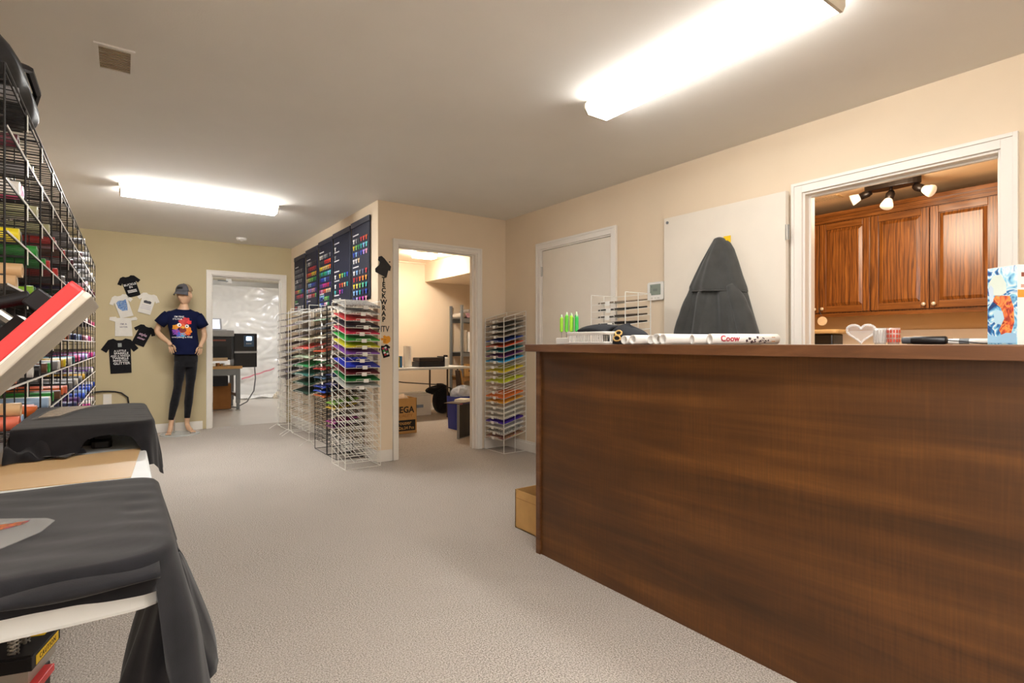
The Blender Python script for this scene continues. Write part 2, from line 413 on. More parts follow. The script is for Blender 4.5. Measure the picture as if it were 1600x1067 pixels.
# the kitchen door, swung open flat against the wall
DX = 3.232
d2 = B().box(DX, DX + .036, 1.674, 2.575, .012, 2.0).obj('door_2', DOORW, bevel=.002); struct(d2)
for z in (1.75, 1.0, .25): hinge(d2, DX + .004, 1.671, z, 'y')
B().lathe([(0, 0), (.026, 0), (.026, .006), (.01, .012), (.01, .035), (.024, .045), (.027, .06), (.018, .07), (0, .072)], 16, T(DX, 2.5, .95) @ Matrix.Rotation(-pi / 2, 4, 'Y')).obj('door_knob', STEEL, d2, smooth=True)
B().lathe([(0, 0), (.011, 0), (.011, .003), (0, .003)], 12, T(DX, 2.545, 1.965) @ Matrix.Rotation(-pi / 2, 4, 'Y')).obj('stain_mark', GREYM, d2)  # thin disc for a small stain mark near the door's top corner
B().box(DX - .001, DX + .037, 2.572, 2.577, .9, 1.0).obj('latch_plate', STEEL, d2)

# ------------------------------------------------------------------ light fixtures
def fixture(label, loc, rz, L=1.22, w=0.175, col='#f8f8f6', strength=None):
    t = thing('ceiling_light', label, 'light', loc, rz)
    B().box(-L / 2, L / 2, -w / 2 + .015, w / 2 - .015, -.022, 0).obj('housing', mat('fixture_white', '#ddd5c6', .4), t)
    em = mat('diffuser_' + col.strip('#') + str(strength or FLUO), '#fdfaf4', .4, var=0.0, emit=strength or FLUO, ehex=col)
    pts = [(-w / 2, -.022), (-w / 2, -.05), (-w / 2 + .02, -.078), (w / 2 - .02, -.078), (w / 2, -.05), (w / 2, -.022)]
    M_ = Matrix(((0, 0, 1, 0), (1, 0, 0, 0), (0, 1, 0, 0), (0, 0, 0, 1)))
    B().prism(pts, -L / 2 + .012, L / 2 - .012, M_).obj('diffuser', em, t)
    cap = mat('fixture_end_cap', '#cfc3ae', .45)
    for s in (-1, 1):
        c0, c1 = sorted((s * (L / 2 - .012), s * L / 2))
        B().prism([(p[0] * 1.03, p[1] * 1.02) for p in pts], c0, c1, M_).obj('end_cap', cap, t)
    return t
fixture('long fluorescent ceiling light over the reception counter', (2.10, 1.52, H), pi / 2, strength=4.8)
fixture('fluorescent ceiling light at the far end before the back wall', (.58, 5.50, H), 0, strength=15.0)
fixture('unseen fluorescent light added over the aisle beside the camera', (.62, .15, H), pi / 2, strength=10.0)  # added out of view to light the table top and counter front
fixture('unseen fluorescent light added at the rear of the room behind the camera', (1.4, -1.0, H), 0, strength=3.0)  # extra unseen fitting, added to lift the overall brightness
fixture('fluorescent ceiling light inside the back room', (2.6, 10.6, H - .02), pi / 2, col='#f6f6fc', strength=9.0)
fixture('second fluorescent ceiling light inside the back room', (.4, 10.2, H - .02), pi / 2, col='#f6f6fc', strength=7.0)
# storeroom ceiling lamp
t = thing('storeroom_light', 'small square ceiling lamp in the storeroom', 'light', (3.53, 7.08, H))
B().box(-.17, .17, -.1, .1, -.02, 0).obj('base', WHITE, t)
B().rbox(-.16, .16, -.09, .09, -.07, -.02, .03).obj('lamp_shade', mat('lamp_glow', '#fff6e6', .4, var=0, emit=24, ehex='#fff1de'), t)
# grille and smoke alarm
t = thing('ceiling_vent', 'small beige grille in the ceiling at upper left', 'vent', (-.032, 3.09, H))
B().box(-.075, .075, -.135, -.115, -.008, 0).box(-.075, .075, .115, .135, -.008, 0).box(-.075, -.058, -.115, .115, -.008, 0).box(.058, .075, -.115, .115, -.008, 0).obj('frame', CEIL, t)
sl = B().box(-.058, .058, -.004, .004, -.001, .001, Matrix.Rotation(radians(35), 4, 'X')).mesh('slat', mat('vent_tan', '#b9a27c', .6))
for i in range(12): inst('slat', sl, t, (0, -.105 + i * .019, -.004))
t = thing('smoke_alarm', 'small round beige smoke alarm on the ceiling near the back wall', 'alarm', (1.19, 7.40, H))
B().lathe([(0, -.035), (.045, -.035), (.06, -.02), (.062, 0)], 20).obj('body', CEIL, t, smooth=False)
B().lathe([(0, -.041), (.018, -.041), (.02, -.035)], 14).obj('sensor_cap', WHITE, t)

# ------------------------------------------------------------------ reception counter
CX, CYE = 1.736, 2.195
t = thing('reception_counter', 'tall dark walnut reception counter with an overhanging top', 'counter', (CX, 0, 0))
B().box(0.006, .030, -.62, CYE - .03, .0, 1.04, T(0, 0, 0)).obj('front_panel', WALNUT, t)
B().box(-.004, .62, CYE - .03, CYE, 0, 1.04).obj('end_panel', WALNUT_TOP, t)
B().box(-.004, .62, -.65, -.62, 0, 1.04).obj('end_panel', WALNUT_TOP, t)
B().box(-.070, .66, -.66, CYE + .008, 1.04, 1.077).obj('top', WALNUT_TOP, t, bevel=.002)
B().box(.03, .60, -.62, CYE - .03, .70, .73).obj('work_shelf', WALNUT_TOP, t)

# ------------------------------------------------------------------ folding table
TZ = .75
t = thing('folding_table', 'white plastic folding table in the left foreground under the black shirts', 'table', (0, 1.6, 0))
b = B().rbox(-.68, .058, .895, 2.775, TZ - .036, TZ, .05, 5)
b.obj('tabletop', TABLEW, t, world=True, bevel=.006)
for y in (1.3, 2.5):
    for x in (-.56, -.30):
        B().tube([(x, y, TZ - .036), (x, y, .02)], .014, 10).obj('leg', GREYM, t, world=True)
    B().tube([(-.62, y, .015), (-.24, y, .015)], .014, 8).obj('foot', GREYM, t, world=True)

def tee_poly(w, h, neck=.2):
    """flat t-shirt outline, centred"""
    a = [(-.16, .5), (-.07, .45), (.07, .45), (.16, .5), (.30, .46), (.5, .20), (.36, .10), (.29, .20), (.28, -.5), (-.28, -.5), (-.29, .20), (-.36, .10), (-.5, .20), (-.30, .46)]
    return [(x * w, y * h) for x, y in a]

def drape(name, label, corner_pts, ztop, hang, inner, m, seed=1, fold=.012, flare=.2, wob=.003, nh=12, ni=14, zfloor=None, per=220, group=None):
    """cloth lying over a flat board: corner_pts is the open edge path (x,y,radius), hang(s,x,y) the length hanging there, inner the line it is spread from"""
    rnd = random.Random(seed)
    path = []
    n = len(corner_pts)
    for i, (x, y, r) in enumerate(corner_pts):
        p = Vector((x, y, 0))
        if r == 0 or i in (0, n - 1): path.append(p); continue
        a = Vector(corner_pts[i - 1][:2]).to_3d(); c = Vector(corner_pts[i + 1][:2]).to_3d()
        d1 = (a - p).normalized(); d2 = (c - p).normalized()
        for k in range(9):
            q = k / 8; A_ = p + d1 * r; C_ = p + d2 * r
            path.append(A_ * (1 - q) ** 2 + p * 2 * q * (1 - q) + C_ * q * q)
    L = [0]
    for i in range(1, len(path)): L.append(L[-1] + (path[i] - path[i - 1]).length)
    def at(s):
        s = min(max(s, 0), L[-1] - 1e-6)
        for i in range(1, len(path)):
            if s <= L[i]:
                q = (s - L[i - 1]) / (L[i] - L[i - 1]); d = (path[i] - path[i - 1]).normalized()
                return path[i - 1].lerp(path[i], q), Vector((-d.y, d.x, 0))
        return path[-1], Vector((0, 1, 0))
    ph = [rnd.uniform(0, 6.28) for _ in range(8)]
    bld = B(); rows = ni + nh + 3
    vs = []
    for i in range(per + 1):
        s = L[-1] * i / per
        p, _ = at(s); n0 = Vector((0, 0, 0))
        for ds in (-.03, -.015, 0, .015, .03): n0 += at(s + ds)[1]
        nrm = n0.normalized()
        if nrm.dot(p - Vector(((inner[0][0] + inner[1][0]) / 2, (inner[0][1] + inner[1][1]) / 2, 0))) < 0: nrm = -nrm
        q0 = Vector((min(max(p.x, inner[0][0]), inner[1][0]), inner[0][1], 0))
        h = hang(s / L[-1], p.x, p.y)
        for j in range(ni + 1):
            f = j / ni; q = q0.lerp(p, f)
            zz = ztop + wob * (sin(q.x * 31 + ph[0]) * sin(q.y * 23 + ph[1]) + .6 * sin((q.x * .4 + q.y) * 90 + ph[2])) * (1 - f ** 6 * .6) * min(1, f * 2.5) ** 2
            vs.append(Vector((q.x, q.y, zz)))
        r = .014
        for j in range(1, 4):
            a = j / 3 * pi / 2
            vs.append(Vector((p.x, p.y, ztop)) + nrm * r * sin(a) + Vector((0, 0, -r * (1 - cos(a)))))
        base = Vector((p.x, p.y, ztop)) + nrm * r
        for j in range(1, nh + 1):
            dz = h * j / nh
            amp = fold * min(1, dz / .12)
            w = amp * (sin(s * 38 + ph[3]) + .6 * sin(s * 71 + ph[4] + dz * 6) + .3 * sin(s * 140 + ph[5]))
            z = ztop - r - dz
            off = flare * dz + w
            if zfloor is not None and z < zfloor and p.x < .03:
                off += (zfloor - z) * .9; z = zfloor + .004 + .006 * abs(sin(s * 50 + dz * 40))
            vs.append(base + nrm * off + Vector((0, 0, z - base.z)))
    W_ = ni + 1 + 3 + nh; fs = []
    for i in range(per):
        for j in range(W_ - 1):
            fs.append((i * W_ + j, (i + 1) * W_ + j, (i + 1) * W_ + j + 1, i * W_ + j + 1))
    bld.add(vs, fs)
    return bld

# lower press: its board, then the big black shirt over the near end of the table
def hang1(s, x, y):
    if y > 1.35 and x < .03: return .012
    if x > .03 and y > .95:                                  # right edge: longer towards the near corner
        q = (1.40 - y) / .45; return .06 + .22 * q ** 1.3
    if x > .03: return .28 * max(0, min(1, (x - .03) / .02)) ** .5 + .035
    return .035 + .008 * sin(x * 17)
PZ = .795
t = thing('black_shirt', 'black shirt draped over the near end of the table with its hem hanging off', 'shirt', (-.1, 1.1, PZ))
bb = drape('x', '', [(-.62, 1.41, 0), (.048, 1.405, .05), (.05, .885, .06), (-.62, .895, 0)], PZ, hang1, ((-.62, 1.15), (-.02, 1.15)), BLACKF, seed=3, fold=.010, flare=.13, wob=.0022, per=260)
sh = bb.obj('shirt_body', BLACKF, t, smooth=True, world=True)
# second fold of fabric rolled along the near edge, and the sleeve hanging at the corner
def fold_strip(u, v):
    x = -.62 + .66 * u; a = v * pi * 1.15
    k = .014 + .012 * sin(u * 5 + 1) + .006 * sin(u * 17)
    return Vector((x, .905 - .040 * sin(a) * (1 + .3 * sin(u * 9)) - .004, PZ - .018 + k * cos(a) - .012 * v))
B().grid(fold_strip, 60, 10).obj('hem_fold', BLACKF, t, smooth=True, world=True, solid=.002)
def sleeve(v, u):
    a = v * pi * 2
    c = Vector((.062 - .012 * u, 1.02 + .03 * u, PZ - .05 - .235 * u))
    rx = .010 + .062 * u ** .8; ry = .085 + .02 * u
    f = 1 + .20 * sin(5 * a + 3 * u) * u + .10 * sin(9 * a + 1)
    return c + Vector((rx * cos(a) * f, ry * sin(a) * f, .035 * u * cos(a + .4)))
B().grid(sleeve, 40, 18, closed_u=False).obj('sleeve', BLACKF, t, smooth=True, world=True, solid=.002)
# transfer film on it
flm = mat('transfer_film', '#e8e6e2', .15, var=.05, alpha=.16)
f1 = [(-.30, 1.01), (-.30, 1.19), (-.165, 1.18), (-.098, 1.135), (-.088, 1.115), (-.10, 1.06), (-.14, 1.0)]
t = thing('transfer_film', 'clear transfer film with an orange print on the nearest black shirt', 'film', (-.18, 1.09, PZ + .005))
B().prism([(x + .18, y - 1.09) for x, y in f1], 0, .0012).obj('sheet', flm, t)
pr = swirl_mat('film_print_colours', ['#2c2a2e', '#c0662a', '#3a3534', '#b43a4a', '#544b45'], 26, .4)
B().prism([(-.09, -.05), (-.06, -.06), (-.03, -.03), (.01, .0), (.055, .03), (.06, .045), (.0, .04), (-.05, .02), (-.1, .03)], .0012, .0018).obj('print', pr, t)
# teflon / craft paper
t = thing('pressing_sheet', 'tan non-stick pressing sheet lying on the white table', 'sheet', (-.1, 1.8, TZ))
B().prism([(.044 + .1, .26), (.015 + .1, -.172), (-.137 + .1, -.16), (-.32, -.14), (-.32, .19), (-.128, .206)], .0005, .0025).obj('sheet', mat('teflon_tan', '#d3b183', .45, var=.05, scale=5), t)

# ------------------------------------------------------------------ heat presses
RED = mat('red_enamel', '#e03a3c', .35, var=.03)
CREAM = mat('grey_heating_plate', '#c9c1b2', .4, var=.08, scale=14)
t = thing('heat_press', 'clamshell heat press with its red and cream plate raised over the table', 'press', (-.45, 1.2, TZ))
th = radians(49.5)
a_ax = Vector((cos(th), 0, sin(th))); w_ax = Vector((0, 1, 0)); n_ax = Vector((-sin(th), 0, cos(th)))
end = Vector((-.0727, 1.20, 1.190))                        # top near corner at the raised end of the plate
R_ = Matrix((a_ax, w_ax, n_ax)).transposed().to_4x4()
PM = T(*end) @ R_
LP = .40
B().rbox(-LP, 0, 0, .36, -.022, 0, .008, 3, PM).obj('red_cover', RED, t, world=True, bevel=.002)
B().rbox(-LP + .004, -.001, .001, .358, -.038, -.0245, .010, 3, PM).obj('heating_plate', CREAM, t, world=True, bevel=.003)
B().box(-LP + .006, -.003, .002, .357, -.0250, -.0215, PM).obj('gasket', PAPER, t, world=True)
b = B()
b.box(-.34, -.10, .14, .24, .0, .03, PM).box(-.32, -.14, .165, .215, .03, .06, PM)
b.obj('pressure_beam', BLACKM, t, world=True)
for dx in (-.30, -.12):
    B().tube([PM @ Vector((dx, .19, .02)), PM @ Vector((dx, .19, .095))], .012, 10).obj('pressure_bolt', STEEL, t, world=True)
b = B().tube([PM @ Vector((-.06, .08, .03)), PM @ Vector((-.10, .08, .055)), PM @ Vector((-.16, .08, .06))], .012, 10)
b.tube([PM @ Vector((-.10, .12, .06)), PM @ Vector((-.16, .12, .075))], .012, 10)
b.box(-.075, -.04, .05, .12, .0, .03, PM)
b.obj('handle_bracket', BLACKM, t, world=True, bevel=.003)
for k in (-.13, -.165):
    B().tube([PM @ Vector((k, .05, .045)), PM @ Vector((k, .08, .045))], .007, 14).obj('pivot_pin', STEEL, t, world=True)
B().rbox(-.62, .045, .91, 1.385, TZ + .004, PZ - .010, .03, 4).obj('lower_platen', GREYM, t, world=True)
B().box(-.66, -.40, 1.28, 1.50, TZ, TZ + .05).box(-.45, -.40, 1.34, 1.42, TZ + .05, 1.0).obj('upright', BLACKM, t, world=True, bevel=.004)
b = B().tube([Vector((-.425, 1.38, .98)), PM @ Vector((-.30, .19, .075)), PM @ Vector((-.20, .19, .07))], .02, 8)
b.obj('lifting_arm', BLACKM, t, world=True)

# far press with its shirt
FZ = .84
t = thing('heat_press', 'heat press with a raised lower platen at the far end of the white table', 'press', (-.1, 2.35, TZ))
B().rbox(-.24, .055, 2.06, 2.66, FZ - .03, FZ - .008, .03, 4).obj('lower_platen', GREYM, t, world=True)
B().box(-.20, -.085, 2.22, 2.52, TZ, TZ + .02).box(-.19, -.11, 2.26, 2.46, TZ + .02, FZ - .03).obj('pedestal', BLACKM, t, world=True, bevel=.003)
B().rbox(-.082, -.030, 2.14, 2.26, TZ, TZ + .022, .010, 3).obj('foot', BLACKM, t, world=True, bevel=.004)
B().box(-.075, -.035, 2.20, 2.25, TZ + .022, FZ - .03).obj('strut', BLACKM, t, world=True)
for x in (-.10, -.088): B().tube([(x, 2.16, TZ + .035), (x, 2.24, TZ + .035)], .006, 8).obj('bolt', STEEL, t, world=True)
def hang2(s, x, y):
    if y > 2.6 and x < .03: return .04
    if x > .035:
        return .15 + .03 * sin(y * 30) if y < 2.3 else .07
    q = min(1, max(0, (-.085 - x) / .05)); q = q * q * (3 - 2 * q)
    e = max(0, (x - .01) / .03)
    return .026 + .006 * sin(x * 40) + .075 * q + .07 * min(1, e) ** 2
t = thing('black_shirt', 'black shirt spread over the far heat press with the bunched end on the table', 'shirt', (-.1, 2.35, FZ))
bb = drape('x', '', [(-.256, 2.67, 0), (.062, 2.675, .05), (.07, 2.045, .06), (-.256, 2.035, 0)], FZ, hang2, ((-.256, 2.35), (.0, 2.35)), BLACKF, seed=11, fold=.008, flare=.12, wob=.0012, per=220, zfloor=TZ + .004)
bb.obj('shirt_body', BLACKF, t, smooth=True, world=True)
def bunch(u, v):
    x = -.262 + .16 * u; y = 1.955 + .13 * v
    z = TZ + .010 + (.072 * (v ** .8)) * (1 - u ** 4) + .012 * sin(v * 9 + u * 7) * (1 - v) + .007 * sin(u * 25 + v * 5)
    if v == 0 or u == 1: z = TZ + .005
    return Vector((x + .012 * sin(v * 7) * u, y + .015 * sin(u * 11) + .10 * u * (1 - v), max(z, TZ + .004)))
B().grid(bunch, 24, 20).obj('bunched_end', BLACKF, t, smooth=True, world=True, solid=.003)
t = thing('transfer_print', 'crumpled film with a tan and grey picture on the far black shirt', 'film', (-.15, 2.45, FZ + .004))
B().prism([(-.085, -.21), (-.01, -.185), (.02, -.02), (.075, .15), (-.045, .17), (-.07, .0)], 0, .0015).obj('sheet', flm, t)
B().prism([(-.07, -.18), (-.02, -.165), (.01, -.02), (.055, .13), (-.035, .15), (-.06, .0)], .0015, .002).obj('print', swirl_mat('film_print_tan', ['#d8cfc0', '#8a755c', '#c9b08c', '#514840', '#b9ab9a'], 30, .4), t)

# press on the floor under the table, seen from above
N_ = Vector((-.192, 1.853, 0)); d1 = Vector((.262, .965, 0)).normalized(); d2v = Vector((-.965, .262, 0))
t = thing('heat_press', 'black heat press with springs and yellow caution stickers on the floor under the table', 'press', (-.33, 1.95, 0))
FM = T(N_.x, N_.y, 0) @ Matrix((d1, d2v, Vector((0, 0, 1)))).transposed().to_4x4()
B().box(0, .170, 0, .34, .235, .27, FM).obj('top_plate', BLACKM, t, world=True, bevel=.002)
B().box(.004, .02, .004, .34, .27, .276, FM).box(.15, .166, .004, .34, .27, .276, FM).obj('rim', BLACKM, t, world=True)
B().box(.006, .165, .01, .33, .20, .235, FM).obj('heating_block', mat('cast_aluminium', '#b7b4ad', .45, metal=.5), t, world=True)
B().box(-.012, .10, -.012, .33, .18, .20, FM).obj('red_base_plate', RED, t, world=True, bevel=.002)
B().box(.01, .16, .02, .32, 0, .18, FM).obj('stand', BLACKM, t, world=True)
YEL = mat('caution_yellow', '#f2c91c', .5, var=.03)
st = B().box(.022, .155, -.0012, 0, .240, .264, FM).obj('caution_sticker', YEL, t, world=True)
tx = text('lettering', 'CAUTION', .019, INK, None, FM @ T(.088, -.0014, .252) @ Matrix.Rotation(pi / 2, 4, 'X'), ext=.0004, spacing=1.2)
tx.parent = st; tx.location = (0, 0, 0); tx.data.transform(Matrix.Translation(-Vector((-.33, 1.95, 0))))
B().box(.125, .158, .02, .13, .2702, .2712, FM).obj('caution_sticker', YEL, t, world=True)
for (u, v) in ((.03, .05), (.03, .17), (.09, .05), (.09, .17), (.135, .09), (.03, .28)):
    c = FM @ Vector((u, v, .27))
    pth = [(c.x + .011 * cos(k * .7), c.y + .011 * sin(k * .7), .272 + k * .0011) for k in range(48)]
    B().tube(pth, .0022, 4).obj('spring', STEEL, t, world=True)
    B().tube([(c.x, c.y, .27), (c.x, c.y, .335)], .005, 8).obj('bolt', STEEL, t, world=True)

# ------------------------------------------------------------------ wire racks with vinyl sheets
def q4(b, p, q, r): b.tube([p, q], r, 4)
RW = .0028
def rack(label, loc, rz, Wd, Dp, Hf, rise_frame, tiers, wire, rise, feet=False, every=1, tagon=True, nside=3, lipz=.018, tagshift=0.0, wires=5):
    t = thing('wire_rack', label, 'rack', loc, rz)
    zb = .045 if feet else .004
    for sx in (0, Wd):
        b = B()
        for k in range(nside):
            y = Dp * k / (nside - 1)
            q4(b, (sx, y, zb), (sx, y, Hf + rise_frame * k / (nside - 1)), RW * (1.25 if k in (0, nside - 1) else 1))
        q4(b, (sx, 0, Hf), (sx, Dp, Hf + rise_frame), RW * 1.25); q4(b, (sx, 0, zb), (sx, Dp, zb), RW * 1.25)
        if feet:
            for y0, y1 in ((0, -.10), (0, .05), (Dp, Dp + .05)):
                q4(b, (sx, y0, zb + .02), (sx + (.0), y1, .003), RW * 1.3)
        b.obj('side_frame', wire, t)
    cr_ = B().tube([(0, 0, 0), (Wd, 0, 0)], RW, 4).mesh('cross_rail', wire)
    for p_ in ((0, 0, zb), (0, Dp, zb), (0, Dp, Hf + rise_frame)): inst('cross_rail', cr_, t, p_)
    b = B()
    for k in range(wires):
        x = Wd * (k / (wires - 1)); q4(b, (x, -.004, 0), (x, Dp, rise), RW * .85)
    q4(b, (0, -.004, 0), (Wd * .3, -.004, 0), RW); q4(b, (Wd * .7, -.004, 0), (Wd, -.004, 0), RW)
    b.tube([(Wd * .3, -.004, 0), (Wd * .3, -.006, lipz), (Wd * .7, -.006, lipz), (Wd * .7, -.004, 0)], RW, 4)
    q4(b, (0, -.004, 0), (Wd, -.004, 0), RW)
    q4(b, (0, Dp, rise), (Wd, Dp, rise), RW); q4(b, (0, Dp * .5, rise * .5), (Wd, Dp * .5, rise * .5), RW * .8)
    me = b.mesh('shelf', wire)
    tg = B().box(-.022, .022, -.0008, .0008, -.014, .014).mesh('label_card', PAPER)
    rr = random.Random(len(label))
    for i, z in enumerate(tiers):
        inst('shelf', me, t, (0, 0, z))
        if tagon and (i < tagon if not isinstance(tagon, bool) else True):
            inst('label_card', tg, t, (Wd * (.5 + rr.uniform(-.06, .1) + tagshift), -.0085, z + .002))
    return t
SHEETM = {}
def sheet(label, loc, rz, x0, x1, y0, y1, z, rise, colour, Dp, group, rough=.5, thick=.005, curl=.012, m=None):
    """a stack of thin vinyl sheets lying on a tier, front edge sagging a little"""
    key = (round(x1 - x0, 3), round(y1 - y0, 3), colour, round(thick, 4), round(rise, 3), round(curl, 4))
    if key not in SHEETM:
        def top(u, v): return Vector(((x1 - x0) * u, (y1 - y0) * v, thick + rise * (y1 - y0) / Dp * v + curl * (sin(pi * u) * .4 + (u - .5) ** 2 * .2) * (1 - v) - curl * .15))
        b = B(); n, k = 6, 4
        b.grid(top, n, k)
        b.grid(lambda u, v: top(u, v) - Vector((0, 0, thick)), n, k)
        W_ = n + 1; o2 = W_ * (k + 1)
        for i in range(n): b.f += [(i, i + 1, o2 + i + 1, o2 + i), (k * W_ + i + 1, k * W_ + i, o2 + k * W_ + i, o2 + k * W_ + i + 1)]; b.c += [None] * 2
        for j in range(k): b.f += [(j * W_, (j + 1) * W_, o2 + (j + 1) * W_, o2 + j * W_), ((j + 1) * W_ + n, j * W_ + n, o2 + j * W_ + n, o2 + (j + 1) * W_ + n)]; b.c += [None] * 2
        SHEETM[key] = b.mesh('vinyl_sheet', m or plain(colour, rough))
    o = inst('vinyl_sheet', SHEETM[key])
    o.rotation_euler = (0, 0, rz)
    o.location = Vector(loc) + Matrix.Rotation(rz, 3, 'Z') @ Vector((x0, y0, z + RW + .001 + rise * y0 / Dp))
    tag(o, label, 'vinyl sheet', group)
    return o
ARTG = swirl_mat('printed_grey_art', ['#2b2a2b', '#b9b4ae', '#5b5856', '#e4e0da', '#38353a'], 22, .5)
ARTB = swirl_mat('printed_brown_art', ['#4a3b30', '#b7a690', '#6d5c4c', '#d9cdbc'], 20, .5)
ARTR = swirl_mat('printed_rainbow_art', ['#2a6a4a', '#c0433a', '#34407e', '#e1b23a', '#7e3f8a', '#d9d4cc'], 24, .5)
ARTW = swirl_mat('printed_white_art', ['#e9e4da', '#6b6560', '#f2efe9', '#a99f94'], 16, .5)

# front white rack against the corner
loc = (1.532, 4.56, 0); TS = .0580
tz = [1.437 - .045 - TS * i for i in range(24)]
rack('tall white wire rack at the wall corner holding bright vinyl sheets by colour', loc, 0, .315, .36, 1.455, .0, tz, WIREW, .080, tagon=13)
ca = [('grey printed', '#777', ARTG), ('white printed', '#e8e4dd', ARTW), ('coral red', '#d6403f', None), ('dark navy', '#23232f', None), ('raspberry pink', '#d6254f', None), ('bright green', '#2fae3f', None), ('yellow', '#e0d22a', None), ('purple', '#7d42a8', None), (None,), ('royal blue', '#1c2fb0', None), ('maroon', '#6b1422', None), ('dark green', '#177a34', None), ('pale grey', '#b9b9b4', None)]
for i, c in enumerate(ca):
    if c[0]: sheet('%s vinyl sheets on the %s tier of the white rack at the corner' % (c[0], ORD[i]), loc, 0, .006, .309, -.002, .33, tz[i], .080, c[1], .36, 'vinyl sheets in the white corner rack', m=c[2], thick=.010 if i else .018, curl=.018)
# two black racks behind it
for idx, (y1, Wd, nm, cols) in enumerate(((5.70, .39, 'black wire rack next to the wide white rack', {0: ('grey art', '#6d6a6a', ARTG), 2: ('pale green', '#9ab59a', None), 4: ('slate grey', '#4a4e58', None), 6: ('cream', '#cfc7b4', None), 9: ('orange red', '#c9502c', None), 11: ('white', '#ded9d0', None), 13: ('red', '#b2352f', None), 15: ('steel blue', '#3e5670', None), 17: ('cobalt', '#2a3c96', None), 18: ('bright blue', '#2f4fb5', None), 19: ('copper orange', '#c0602e', None)}),
                                          (5.285, .27, 'black wire rack tucked behind the corner rack', {3: ('grey', '#75757a', None), 5: ('charcoal', '#3a3a3e', None), 8: ('red brown', '#7a3a30', None), 12: ('green', '#2f6a40', None), 14: ('navy', '#27305c', None), 16: ('indigo', '#2c2c6e', None), 20: ('lime green', '#7fae3e', None), 21: ('gold yellow', '#d9b43a', None), 24: ('magenta', '#9a2f7a', None), 25: ('plum', '#6a2a5e', None)}))):
    loc = (1.60, y1, 0)
    tz = [1.40 - .0445 * i for i in range(30)]
    rack(('farther ' if idx == 0 else 'nearer, narrow ') + nm, loc, -pi / 2, Wd, .255, 1.452, 0, tz, WIREB, .055, tagon=20 if idx == 0 else 27, tagshift=.12, wires=4)
    for i, c in cols.items():
        sheet('%s vinyl sheets on the %s tier of the %s black rack' % (c[0], ORD[i] if i < 24 else ('low', 'lowest')[i - 24], ('farther', 'nearer')[idx]), loc, -pi / 2, .01, Wd - .01, -.02, .22, tz[i], .055, c[1], .255, 'vinyl sheets in the black racks', m=c[2], thick=.008)
# wide white rack
loc = (1.60, 6.684, 0)
tz = [1.41 - .098 * i for i in range(14)]
rack('wide white wire rack with splayed feet along the banner wall', loc, -pi / 2, .77, .255, 1.492, 0, tz, WIREW, .075, feet=True, tagon=False, wires=6)
cols = {0: ('blue and white', '#7088b8', ARTW), 1: ('silver glitter', '#a9a7a6', ARTG), 2: ('grey glitter', '#8d8a88', ARTG), 3: ('cream', '#cbbf9f', None), 4: ('coral red', '#d6564c', None), 5: ('mint', '#b7cfae', None), 6: ('emerald green', '#2d8a50', None), 7: ('teal', '#3a7268', None), 8: ('forest green', '#1f4a34', None), 9: ('dark green', '#234032', None)}
for i, c in cols.items():
    sheet('%s vinyl sheets on the %s tier of the wide white rack' % (c[0], ORD[i]), loc, -pi / 2, .08, .70, -.0, .23, tz[i], .075, c[1], .255, 'vinyl sheets in the wide white rack', m=c[2], thick=.008)
# farthest rack near the back doorway
loc = (1.60, 7.36, 0)
tz = [1.44 - .079 * i for i in range(17)]
rack('white wire rack of pale sheets closest to the back doorway', loc, -pi / 2, .56, .255, 1.47, 0, tz, WIREW, .07, feet=True, tagon=True, tagshift=-.3, wires=5)
pal = ['#c9c5c4', '#8f8583', '#b9a9b3', '#5a4c4c', '#c5b9bd', '#72605f', '#a8a2a4', '#4a4241', '#b7adb0', '#8a7f86', '#6a5c58']
nmz = ['light grey', 'taupe', 'mauve grey', 'dark brown', 'pale pink', 'cocoa', 'silver', 'black brown', 'lilac grey', 'pewter', 'umber']
for i in range(11):
    sheet('%s vinyl sheets on the %s tier of the rack by the back doorway' % (nmz[i], ORD[i]), loc, -pi / 2, .03, .53, -.0, .23, tz[i], .07, pal[i], .255, 'vinyl sheets in the rack by the back doorway', thick=.008)
# white rack in the corner by the storeroom door
loc = (3.02, 4.668, 0)
tz = [1.295 - .0505 * i for i in range(24)]
rack('white wire rack of rainbow sheets right of the storeroom doorway', loc, -pi / 2, .335, .27, 1.335, .075, tz, WIREW, .068, tagon=True, tagshift=-.02, wires=5, lipz=.014)
cr = [('grey brown art', '#7a6a5a', ARTB), ('dark grey', '#4c4844', None), ('smoky grey', '#7c7670', ARTG), ('white and brown art', '#b0a08c', ARTB), ('blue', '#27459a', None), ('orange red', '#e2562a', None), ('teal', '#1f7c84', None), ('violet purple', '#6a2a72', None), ('sky blue', '#2a9bd0', None), (None,), ('yellow', '#ead02e', None), (None,), ('lime yellow', '#d3dc3a', None), (None,), (None,), ('orange', '#f07a30', None), ('amber', '#f2b13a', None), ('ivory', '#e6dfd2', None), ('off white', '#e0dace', None), ('eggshell', '#ddd6c8', None), ('deep purple', '#4a2a9e', None), ('pearl', '#e2ddd3', None), ('cream and rainbow', '#ddd', ARTW), ('rainbow patterned', '#888', ARTR)]
for i, c in enumerate(cr):
    if c[0]: sheet('%s sheets on the %s tier of the rack by the storeroom doorway' % (c[0], ORD[i]), loc, -pi / 2, .012, .323, .0, .245, tz[i], .068, c[1], .27, 'vinyl sheets in the rack by the storeroom', m=c[2], thick=.012 if i in (8, 10, 12, 15, 20) else .009, curl=.006)
